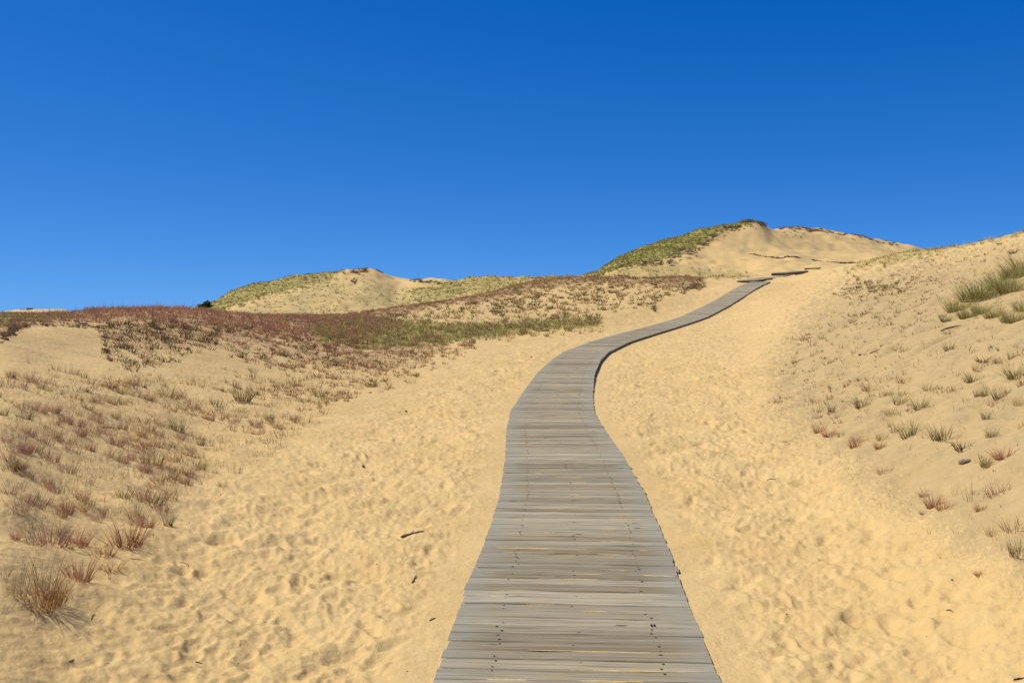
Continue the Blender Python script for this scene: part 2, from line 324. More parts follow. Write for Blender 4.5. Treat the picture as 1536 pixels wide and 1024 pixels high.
def wood_material(name, dark=1.):
    t = NT(name); uv = t.n('Attribute', attribute_name='plank').outputs['Color']   # r = place across the walk, g,b random per plank
    s = t.n('SeparateColor', {0: uv}); across, r1, r2 = s.outputs
    obj = t.n('Attribute', attribute_name='grain').outputs['Vector']               # metres: along plank, across plank, id
    g = t.n('TexNoise', {'Vector': t.n('Mapping', {'Vector': obj, 'Scale': (2.2, 90, 13)}).outputs[0], 'Scale': 1., 'Detail': 6., 'Roughness': .6, 'Distortion': .4}).outputs[0]
    g2 = t.n('TexNoise', {'Vector': t.n('Mapping', {'Vector': obj, 'Scale': (1.1, 22, 7)}).outputs[0], 'Scale': 1., 'Detail': 4., 'Roughness': .6}).outputs[0]
    g3 = t.n('TexNoise', {'Vector': t.n('Mapping', {'Vector': obj, 'Scale': (3.5, 6, 5)}).outputs[0], 'Scale': 1., 'Detail': 5., 'Roughness': .7}).outputs[0]
    kn = t.n('TexVoronoi', {'Vector': t.n('Mapping', {'Vector': obj, 'Scale': (2.6, 7.5, 3.3)}).outputs[0], 'Scale': 1., 'Randomness': 1.}).outputs[0]
    c = t.mix(r1, (.27, .225, .15), (.54, .475, .345))
    c = t.mix(t.math('MULTIPLY', t.ramp(r2, .45, 1.), .65), c, (.26, .185, .10))
    c = t.mix(t.math('MULTIPLY', t.ramp(g, .47, .66), .75), c, (.155, .13, .095))
    c = t.mix(t.math('MULTIPLY', t.ramp(g, .45, .25), .6), c, (.58, .56, .49))
    c = t.mix(t.math('MULTIPLY', t.ramp(g2, .45, .75), .5), c, (.22, .19, .14))
    c = t.mix(t.math('MULTIPLY', t.ramp(g2, .5, .25), .35), c, (.45, .44, .41))
    edge = t.ramp(t.math('ADD', across, t.math('MULTIPLY', t.math('SUBTRACT', g2, .5), 1.1)), .66, 1.0)
    c = t.mix(t.math('MULTIPLY', edge, .6), c, t.mix(g, (.46, .44, .37), (.26, .25, .215)))
    sand = t.math('MULTIPLY', t.ramp(g3, .5, .72), t.ramp(across, .9, .3))
    c = t.mix(t.math('MULTIPLY', sand, .5), c, (.46, .33, .17))
    c = t.mix(t.math('MULTIPLY', t.ramp(kn, .11, .05), .85), c, (.07, .055, .04))
    if dark == 1.: c = t.mix(1., c, (1.0, .985, .875), 'MULTIPLY')
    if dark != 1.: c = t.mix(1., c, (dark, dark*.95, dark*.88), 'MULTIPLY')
    bump = t.n('Bump', {'Strength': .6, 'Distance': .004, 'Height': g})
    p = t.n('BsdfPrincipled', {'Base Color': c, 'Roughness': .85, 'Normal': bump.outputs[0]}); p.inputs['Specular IOR Level'].default_value = .08
    return t.done(p.outputs[0])
def leaf_material():
    t = NT('grass_blades'); c = t.n('Attribute', attribute_name='tint').outputs['Color']
    oi = t.n('ObjectInfo').outputs['Random']
    c = t.mix(1., c, t.mix(oi, (.85, .88, .85), (1.15, 1.1, 1.1)), 'MULTIPLY')
    d = t.n('BsdfDiffuse', {'Color': c}); tr = t.n('BsdfTranslucent', {'Color': c})
    m = t.n('MixShader', {0: .22, 1: d.outputs[0], 2: tr.outputs[0]}); return t.done(m.outputs[0])
def plain(name, c1, c2, scale=20., rough=.9):
    t = NT(name); P = t.n('TexCoord').outputs['Object']
    n = t.n('TexNoise', {'Vector': P, 'Scale': scale, 'Detail': 5., 'Roughness': .7}).outputs[0]
    bump = t.n('Bump', {'Strength': .5, 'Distance': .01, 'Height': n})
    p = t.n('BsdfPrincipled', {'Base Color': t.mix(t.ramp(n, .35, .65), c1, c2), 'Roughness': rough, 'Normal': bump.outputs[0]}); return t.done(p.outputs[0])
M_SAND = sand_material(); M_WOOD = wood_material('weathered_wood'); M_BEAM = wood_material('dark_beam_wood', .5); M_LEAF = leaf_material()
M_NAIL = plain('rusty_nail', (.03, .022, .018), (.06, .04, .03)); M_DEAD = plain('driftwood', (.12, .075, .04), (.25, .17, .1), 40)
M_DARK = plain('dark_bark', (.018, .013, .01), (.05, .035, .025), 60); M_TURF = plain('eroded_turf_soil', (.12, .07, .035), (.34, .22, .11), 3.)
M_GREYSTICK = plain('grey_stick', (.2, .16, .12), (.32, .25, .18), 40)

# ------------------------------------------------------------------ mesh helpers
def mesh_np(name, V, faces_flat, loop_tot, mat, smooth=True, attrs=None):
    me = bpy.data.meshes.new(name); V = np.asarray(V, np.float32); faces_flat = np.asarray(faces_flat, np.int32); loop_tot = np.asarray(loop_tot, np.int32)
    me.vertices.add(len(V)); me.vertices.foreach_set('co', V.ravel())
    me.loops.add(len(faces_flat)); me.loops.foreach_set('vertex_index', faces_flat)
    me.polygons.add(len(loop_tot)); st = np.concatenate([[0], np.cumsum(loop_tot)[:-1]]).astype(np.int32)
    me.polygons.foreach_set('loop_start', st)
    me.polygons.foreach_set('use_smooth', np.full(len(loop_tot), smooth))
    for k, (typ, arr) in (attrs or {}).items():
        at = me.attributes.new(k, typ, 'POINT'); arr = np.asarray(arr, np.float32)
        if typ == 'FLOAT_COLOR':
            if arr.shape[1] == 3: arr = np.concatenate([arr, np.ones((len(arr), 1), np.float32)], 1)
            at.data.foreach_set('color', arr.ravel())
        else: at.data.foreach_set('vector', arr.ravel())
    me.update(calc_edges=True); me.materials.append(mat); return me
def link(name, me, parent=None, loc=(0, 0, 0), rot=(0, 0, 0), scale=1.):
    o = bpy.data.objects.new(name, me); COL.objects.link(o); o.location = loc; o.rotation_euler = rot
    o.scale = (scale,)*3 if not hasattr(scale, '__len__') else scale
    if parent: o.parent = parent
    return o
def tag(o, label=None, cat=None, group=None, kind=None):
    for k, v in (('label', label), ('category', cat), ('group', group), ('kind', kind)):
        if v: o[k] = v
    return o

# ------------------------------------------------------------------ ground sheets
def rows():
    r = [.35, .7, 1.1, 1.5, 1.9, 2.2]
    while r[-1] < 2600:
        x = r[-1]
        if x < 3.2: d = .03
        elif x < 140: d = min(x*x/1080., x*.0058) if x < 14 else x*.0058
        else: d = x*.06
        r.append(x+max(d, .007))
    return np.array(r)
def make_ground():
    Y = rows(); s_in = np.linspace(-.62, .62, 1180)
    a_in = np.arctan(s_in); da = a_in[1]-a_in[0]
    a_out = []
    a = a_in[-1]; d = .0012
    while a < math.pi-.02: d = min(d*1.08, .08); a += d; a_out.append(min(a, math.pi-.001))
    a_out = np.array(a_out)
    ang = np.concatenate([-a_out[::-1], a_in, a_out])
    # ring shape: constant forward distance in view, constant radius to the sides and behind
    w = sstep(math.pi/2*.95, .55, np.abs(ang)); fac = (1/np.maximum(np.cos(ang), .3))*w+(1-w)*1.0
    R = Y[:, None]*fac[None, :]
    X = R*np.sin(ang)[None, :]; YY = R*np.cos(ang)[None, :]
    nr, nc = X.shape; x = X.ravel(); y = YY.ravel()
    z = ground_h(x, y); zb = base_h(x, y)[0]
    zz = lambda n: zone(n, x, y, zb)
    red = np.maximum(zz('red_strip'), zz('red_slope')*.55); ol = np.maximum.reduce([zz('olive_left'), zz('olive_mid'), zz('far_olive')*.85, zz('green_dune'), zz('back_olive')*.7, zz('green_foot')*.45, zz('right_crest')*.45])
    red = red*(1-zz('olive_left')*.6)
    grey = np.maximum(zz('right_grey'), zz('left_grey')*.0); pale = np.maximum(zz('far_pale'), zz('mid_slope')*.35)
    brown = np.maximum(zz('brown_crest'), zz('brown_right'))
    za = np.stack([red, ol, grey], 1); zb_ = np.stack([pale, zz('trampled'), brown], 1)
    V = np.stack([x, y, z], 1)
    V = np.concatenate([V, [[0, 0, .03]]]); za = np.concatenate([za, [[0, 0, 0]]]); zb_ = np.concatenate([zb_, [[0, 0, 0]]])
    ii, jj = np.meshgrid(np.arange(nr-1), np.arange(nc), indexing='ij'); j2 = (jj+1) % nc
    q = np.stack([ii*nc+jj, ii*nc+j2, (ii+1)*nc+j2, (ii+1)*nc+jj], -1).reshape(-1, 4)[:, ::-1]
    col = np.arange(nc)
    fan = np.stack([np.full(nc, nr*nc), (col+1) % nc, col], 1)
    # which sheet a face belongs to: near ground, the dune hill on the left, the high dune on the right
    jm = jj.ravel(); im = ii.ravel(); um = CU+F*np.tan(np.clip(ang[jm], -1.4, 1.4)); ym = Y[im]
    us = sorted(NEAR); YA = np.interp(um, us, [NEAR[c][-1][0] for c in us])
    back = (ym > YA*1.02+3) & (np.abs(ang[jm]) < .85) & (ym < 400)
    left = back & (um < 872); right = back & (um >= 872)
    sel = {'sand_ground': ~back, 'distant_dune': left, 'high_dune': right}
    out = []
    for name, m in sel.items():
        f = q[m]; used = np.unique(f); extra = name == 'sand_ground'
        if extra: used = np.unique(np.concatenate([used, fan.ravel()]))
        mp = np.full(len(V), -1); mp[used] = np.arange(len(used))
        fl = mp[f].ravel(); lt = np.full(len(f), 4)
        if extra: fl = np.concatenate([fl, mp[fan].ravel()]); lt = np.concatenate([lt, np.full(len(fan), 3)])
        me = mesh_np(name, V[used], fl, lt, M_SAND, True, {'zone_a': ('FLOAT_COLOR', za[used]), 'zone_b': ('FLOAT_COLOR', zb_[used])})
        out.append(tag(link(name, me), kind='structure'))
    return out
make_ground()

# ------------------------------------------------------------------ boardwalk
def box(cx, cy, cz, hx, hy, hz, ax, bev=.0):
    """box with local x axis ax (2d), returns 8 verts (top inset a little: worn edge)"""
    ux = np.array([ax[0], ax[1]]); uy = np.array([-ax[1], ax[0]])
    v = []
    for sz in (-1, 1):
        for sx, sy in ((-1, -1), (1, -1), (1, 1), (-1, 1)):
            p = ux*(hx)*sx+uy*(hy)*sy; v.append((cx+p[0], cy+p[1], cz+sz*hz))
    return v
BF = [(0, 3, 2, 1), (4, 5, 6, 7), (0, 1, 5, 4), (1, 2, 6, 5), (2, 3, 7, 6), (3, 0, 4, 7)]
def make_deck(C, N, T, width, name, th=.035, seed=3, step=.108, jitter=.005):
    """planks laid across the line C; every plank a worn box with its own width, tilt and ends"""
    r = np.random.default_rng(seed); V = []; Fc = []; PL = []; GR = []; nails = []; gaps = []
    d = np.concatenate([[0], np.cumsum(np.linalg.norm(np.diff(C, axis=0), axis=1))]); t = 0.; k = 0
    while t < d[-1]-step:
        w = step*r.choice([.92, 1., 1., 1.08])*r.uniform(.97, 1.03); gap = r.choice([.002, .004, .006, .009], p=[.35, .3, .25, .1])
        m = t+w/2; i = min(int(np.searchsorted(d, m)), len(C)-1)
        c = np.array([np.interp(m, d, C[:, q]) for q in range(3)]); n = np.array([np.interp(m, d, N[:, q]) for q in range(2)])
        a = r.normal(0, .006); n2 = np.array([n[0]*math.cos(a)-n[1]*math.sin(a), n[0]*math.sin(a)+n[1]*math.cos(a)]); n2 /= np.linalg.norm(n2)
        tt = np.array([-n2[1], n2[0]])
        i2 = min(i+4, len(C)-1); i1 = max(i-4, 0); slope = (C[i2, 2]-C[i1, 2])/max(np.linalg.norm(C[i2, :2]-C[i1, :2]), 1e-6)
        eL = width/2+r.normal(0, jitter*.6); eR = width/2+r.normal(0, jitter*.6)
        if r.random() < .05: eR += r.uniform(.004, .014)
        if r.random() < .05: eL += r.uniform(.004, .012)
        zt = c[2]+r.normal(0, .0009); roll = r.normal(0, .006); cant = r.normal(0, .001)
        hw = (w-gap)/2; ns = 8; r1, r2 = r.random(), r.random()**1.6
        base = len(V); prof = [(-hw, -th), (-hw, -.004), (-hw+.004, 0), (hw-.004, 0), (hw, -.004), (hw, -th)]
        wob = r.normal(0, .0008, ns+1).cumsum(); wb2 = r.normal(0, .0012, ns+1)
        for q in range(ns+1):
            f = q/ns; ac = -eL+(eL+eR)*f
            for (py, pz) in prof:
                yy = py+wob[q]*(1 if abs(py) > .01 else 0)
                p = c[:2]+n2*ac+tt*yy
                V.append((p[0], p[1], zt+pz+slope*yy+roll*yy+cant*ac+wb2[q]))
                PL.append((abs(ac)/(width/2), r1, r2)); GR.append((ac, yy, k*1.37))
            if q:
                b0 = base+(q-1)*6; b1 = base+q*6
                for e in range(6):
                    e2 = (e+1) % 6; Fc.append((b0+e, b0+e2, b1+e2, b1+e))
        Fc.append(tuple(base+e for e in range(6))[::-1]); Fc.append(tuple(base+ns*6+e for e in range(6)))
        if name == 'boardwalk' and c[1] < 22:
            for ln in (-.62, 0, .62):
                for sg in (-1, 1):
                    if r.random() < (.7 if ln == 0 else .35): continue
                    ac = ln*width/2+r.normal(0, .008); yy = sg*hw*.52+r.normal(0, .005)
                    p = c[:2]+n2*ac+tt*yy; nails.append((p[0], p[1], zt+slope*yy+cant*ac+.002, n2))
        gaps.append((c.copy(), n2.copy(), zt, w/2))
        t += w; k += 1
    V = np.array(V)
    me = mesh_np('deck', V, np.concatenate([np.array(f) for f in Fc]), [len(f) for f in Fc], M_WOOD, False, {'plank': ('FLOAT_COLOR', np.array(PL)), 'grain': ('FLOAT_VECTOR', np.array(GR))})
    make_deck.gaps = gaps
    return me, nails
def beam(C, N, off, hw, z0, z1, mat, name):
    """a long beam that follows the line"""
    V = []; PL = []; GR = []; d = 0
    for i in range(0, len(C), 5):
        n = N[i]; c = C[i]
        for a, zz in ((off-hw, z0), (off+hw, z0), (off+hw, z1), (off-hw, z1)):
            V.append((c[0]+n[0]*a, c[1]+n[1]*a, c[2]+zz)); PL.append((.3, .3, .6)); GR.append((i*.05, a+zz, off*3))
    m = len(V)//4; Fc = []
    for i in range(m-1):
        for e in range(4): Fc += [i*4+e, i*4+(e+1) % 4, i*4+4+(e+1) % 4, i*4+4+e]
    Fc += [0, 1, 2, 3, (m-1)*4+3, (m-1)*4+2, (m-1)*4+1, (m-1)*4]
    return mesh_np(name, V, Fc, [4]*(len(Fc)//4), mat, False, {'plank': ('FLOAT_COLOR', np.array(PL)), 'grain': ('FLOAT_VECTOR', np.array(GR))})
def boardwalk():
    root = tag(link('boardwalk', None, loc=(.2, 1.5, 0)), 'long grey weathered plank boardwalk winding from the foreground up to the dunes', 'boardwalk')
    loc = np.array([.2, 1.5, 0])
    me, nails = make_deck(PATH-loc, PN, PT, PW, 'boardwalk'); link('deck', me, root)
    gaps = make_deck.gaps; V = []; Fc = []; r = np.random.default_rng(15)
    for (c, n2, zt, hw) in gaps:
        if c[1]+loc[1] > 20: break
        for _ in range(r.choice([0, 1, 2, 3], p=[.45, .25, .2, .1])):
            a0 = r.normal(0, .26); L = r.uniform(.03, .34)*(1 if r.random() < .8 else 1.8); W = r.uniform(.002, .006) if r.random() < .8 else r.uniform(.006, .014)
            a0 = np.clip(a0, -PW/2+L/2+.02, PW/2-L/2-.02); tt = np.array([-n2[1], n2[0]]); K = 12; b = len(V)
            for q in range(K+1):
                f = q/K; ww = W*math.sin(math.pi*f)**.5*r.uniform(.5, 1.2)+.0004; ac = a0+(f-.5)*L; o = hw+r.normal(0, .0012)
                for e, h in ((-ww, .0012), (0, .0024+W*.1), (ww, .0012)):
                    p = c[:2]+loc[:2]+n2*ac+tt*(o+e); V.append((p[0], p[1], zt+h))
            for q in range(K):
                for e in (0, 1): Fc += [b+q*3+e, b+q*3+e+1, b+q*3+4+e, b+q*3+3+e]
    tag(link('drifted_sand', mesh_np('drifted_sand', V, Fc, [4]*(len(Fc)//4), M_SAND)), 'thin streaks of drifted sand lying in the plank gaps of the boardwalk', 'sand', kind='stuff')
    V = []; Fc = []
    r = np.random.default_rng(5)
    shown = 0
    for (x, y, z, n2) in nails:
        rad = r.uniform(.0035, .007); b = len(V); st = r.uniform(1, 1.7)
        if r.random() < .15: continue
        vs = []
        for k in range(6):
            a = k*math.pi/3; p = np.array([x, y])+n2*math.cos(a)*rad*st+np.array([-n2[1], n2[0]])*math.sin(a)*rad
            vs.append((p[0], p[1], z))
        vs.append((x, y, z+.002)); fs = []
        for k in range(6): fs += [k, (k+1) % 6, 6]
        if y+loc[1] > 3.6 and shown < 100:
            link('nail_head', mesh_np('nail_head', np.array(vs)-np.array([x, y, z]), fs, [3]*6, M_NAIL), root, loc=(x, y, z)); shown += 1
        else: V += vs; Fc += [q+b for q in fs]
    tag(link('nail_heads', mesh_np('nail_heads', V, Fc, [3]*(len(Fc)//3), M_NAIL), root), kind='stuff')
    P = PATH-loc
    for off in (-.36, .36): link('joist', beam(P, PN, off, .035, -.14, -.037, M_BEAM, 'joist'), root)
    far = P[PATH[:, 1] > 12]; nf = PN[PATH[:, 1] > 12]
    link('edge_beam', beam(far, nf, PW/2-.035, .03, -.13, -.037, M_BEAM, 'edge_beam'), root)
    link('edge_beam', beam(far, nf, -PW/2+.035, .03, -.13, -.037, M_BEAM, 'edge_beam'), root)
boardwalk()
def walk_piece(p0, p1, width, label, th, seed, kind_group='boardwalk sections beyond the bend'):
    """separate stretch of boardwalk between two photo-surveyed ends (u,v,Y)"""
    A = np.array([(p0[0]-CU)/F*p0[2], p0[2], zof(p0[2], p0[1])]); B = np.array([(p1[0]-CU)/F*p1[2], p1[2], zof(p1[2], p1[1])])
    n = max(8, int(np.linalg.norm(B-A)/.05)); C = A+(B-A)*np.linspace(0, 1, n)[:, None]
    T = (B-A)[:2]/np.linalg.norm((B-A)[:2]); N = np.tile([T[1], -T[0]], (n, 1)); C = C.copy(); C[:, :2] += -N*width/2
    T = np.tile([*T, 0], (n, 1)); root = tag(link('boardwalk_section', None, loc=tuple(C[0])), label, 'boardwalk section', kind_group)
    me, _ = make_deck(C-C[0], N, T, width, 'piece', seed=seed); link('deck', me, root)
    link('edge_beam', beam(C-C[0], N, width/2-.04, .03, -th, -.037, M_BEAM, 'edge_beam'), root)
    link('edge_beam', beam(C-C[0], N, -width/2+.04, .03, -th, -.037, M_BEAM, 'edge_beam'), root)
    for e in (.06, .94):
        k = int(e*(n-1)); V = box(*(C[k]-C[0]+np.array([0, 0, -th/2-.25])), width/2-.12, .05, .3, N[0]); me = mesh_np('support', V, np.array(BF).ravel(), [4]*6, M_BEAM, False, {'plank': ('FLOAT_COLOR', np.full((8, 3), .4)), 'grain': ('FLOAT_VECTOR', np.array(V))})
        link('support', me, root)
walk_piece((1131,420.5,57.6), (1187,412.6,64.5), 1.1, 'brownish boardwalk section turning right where the long walk ends', .16, 21)
walk_piece((1179,409.0,66.5), (1214,405.6,70), 1.1, 'dark raised boardwalk section in the middle of the far row', .19, 22)
walk_piece((1227,401.6,74), (1259,397.4,78.5), 1.1, 'farthest dark boardwalk section half sunk in sand', .2, 23)

# ------------------------------------------------------------------ grass
KIND = {  # base colour, tip colour, blades, height, spread, lean, curve, width
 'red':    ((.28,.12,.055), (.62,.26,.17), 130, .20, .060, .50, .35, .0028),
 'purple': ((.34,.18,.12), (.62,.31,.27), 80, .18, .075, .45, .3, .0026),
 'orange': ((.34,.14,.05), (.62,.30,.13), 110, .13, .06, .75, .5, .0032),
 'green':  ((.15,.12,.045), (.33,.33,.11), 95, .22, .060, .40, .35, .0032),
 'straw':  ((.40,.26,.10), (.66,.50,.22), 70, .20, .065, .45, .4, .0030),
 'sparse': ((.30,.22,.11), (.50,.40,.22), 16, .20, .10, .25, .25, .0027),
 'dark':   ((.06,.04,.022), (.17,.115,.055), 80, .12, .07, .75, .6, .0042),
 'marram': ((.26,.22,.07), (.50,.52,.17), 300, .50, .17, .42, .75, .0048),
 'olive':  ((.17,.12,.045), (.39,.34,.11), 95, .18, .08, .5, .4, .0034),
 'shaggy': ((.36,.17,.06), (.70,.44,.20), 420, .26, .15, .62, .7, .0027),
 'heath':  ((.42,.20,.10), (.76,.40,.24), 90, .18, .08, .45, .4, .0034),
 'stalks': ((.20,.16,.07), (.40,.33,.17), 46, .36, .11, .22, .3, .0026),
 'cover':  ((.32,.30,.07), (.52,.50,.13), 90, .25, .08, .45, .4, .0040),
}
STRAW = np.array([.56, .42, .20])
def blade_soup(base, az, lean, hgt, wid, curve, cb, ct, seg=3):
    """ribbon blades; base (n,3). returns V, faces, colours"""
    n = len(base); L = seg+1; ts = np.linspace(0, 1, L)
    dx = np.cos(az)[:, None]; dy = np.sin(az)[:, None]
    th = lean[:, None]+curve[:, None]*ts[None, :]
    dl = hgt[:, None]/seg
    hx = np.concatenate([np.zeros((n, 1)), np.cumsum(np.sin(th[:, :-1])*dl, 1)], 1); hz = np.concatenate([np.zeros((n, 1)), np.cumsum(np.cos(th[:, :-1])*dl, 1)], 1)
    cx = base[:, 0:1]+hx*dx; cy = base[:, 1:2]+hx*dy; cz = base[:, 2:3]+hz
    ra = az+RNG.uniform(0, 6.28, n)*.35+math.pi/2; w = wid[:, None]*(1-ts**1.5)[None, :]*.5
    ox = np.cos(ra)[:, None]*w; oy = np.sin(ra)[:, None]*w
    Lf = np.stack([cx-ox, cy-oy, cz], -1)[:, :-1]; Rt = np.stack([cx+ox, cy+oy, cz], -1)[:, :-1]; tip = np.stack([cx, cy, cz], -1)[:, -1:]
    V = np.concatenate([Lf, Rt, tip], 1).reshape(-1, 3); per = 2*seg+1
    fl = []; lt = []
    for k in range(seg-1): fl += [k, k+seg, k+1+seg, k+1]; lt.append(4)
    fl += [seg-1, 2*seg-1, 2*seg]; lt.append(3)
    fl = np.array(fl)[None, :]+(np.arange(n)*per)[:, None]; lt = np.tile(lt, n)
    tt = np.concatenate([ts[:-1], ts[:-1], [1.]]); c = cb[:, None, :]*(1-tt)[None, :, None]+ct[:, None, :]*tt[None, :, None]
    return V, fl.ravel(), lt, c.reshape(-1, 3)
def kind_blades(kind, nb, scale=1., wmul=1., rng=RNG):
    cb, ct, n, h, sp, ln, cv, w = KIND[kind]; n = nb or n
    r = np.sqrt(rng.random(n))*sp*scale; a = rng.uniform(0, 6.283, n)
    base = np.stack([r*np.cos(a), r*np.sin(a), np.full(n, -.012)], 1)
    az = a+rng.normal(0, .6, n); lean = np.abs(rng.normal(0, ln, n))*.7+ln*.5*(r/(sp*scale)); hg = h*scale*rng.uniform(.45, 1.1, n)
    k = rng.uniform(.7, 1.3, n)[:, None]; st = (rng.random(n) < (.0 if kind in ('dark', 'shaggy') else .28))[:, None]*.7
    return base, az, np.clip(lean, 0, 1.35), hg, w*wmul*rng.uniform(.7, 1.3, n), cv*rng.uniform(.2, 1.4, n), (np.array(cb)*(1-st)+STRAW*.7*st)*k, (np.array(ct)*(1-st)+STRAW*st)*k
VAR = {}
def tuft_mesh(kind, i):
    if (kind, i) not in VAR:
        V, fl, lt, c = blade_soup(*kind_blades(kind, None, 1., 1.25, np.random.default_rng(hash((len(kind), kind[0] > 'm', i)) % 9999+i)))
        c = np.clip(c, 0, 1)
        VAR[kind, i] = mesh_np('tuft_'+kind, V, fl, lt, M_LEAF, True, {'tint': ('FLOAT_COLOR', c)})
    return VAR[kind, i]
NAME = {'red': 'grass_tuft', 'purple': 'grass_tuft', 'orange': 'grass_tuft', 'green': 'grass_tuft', 'straw': 'grass_tuft', 'sparse': 'grass_tuft', 'dark': 'grass_tuft', 'marram': 'marram_clump', 'olive': 'grass_tuft', 'shaggy': 'grass_tuft', 'stalks': 'grass_tuft'}
count = {}
def gz(x, y): return float(ground_h(np.array([x]), np.array([y]))[0])
def put_tuft(kind, x, y, hpx=None, h=None, wide=1., label=None, group=None, tilt=None):
    s = (h if h else hpx*y/F/.95)/KIND[kind][3]
    i = random.randrange(5); me = tuft_mesh(kind, i)
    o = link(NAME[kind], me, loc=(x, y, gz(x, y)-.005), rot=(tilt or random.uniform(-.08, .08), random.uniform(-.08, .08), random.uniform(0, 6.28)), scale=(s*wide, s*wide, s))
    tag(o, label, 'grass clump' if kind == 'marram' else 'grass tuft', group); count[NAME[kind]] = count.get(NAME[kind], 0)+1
    return o
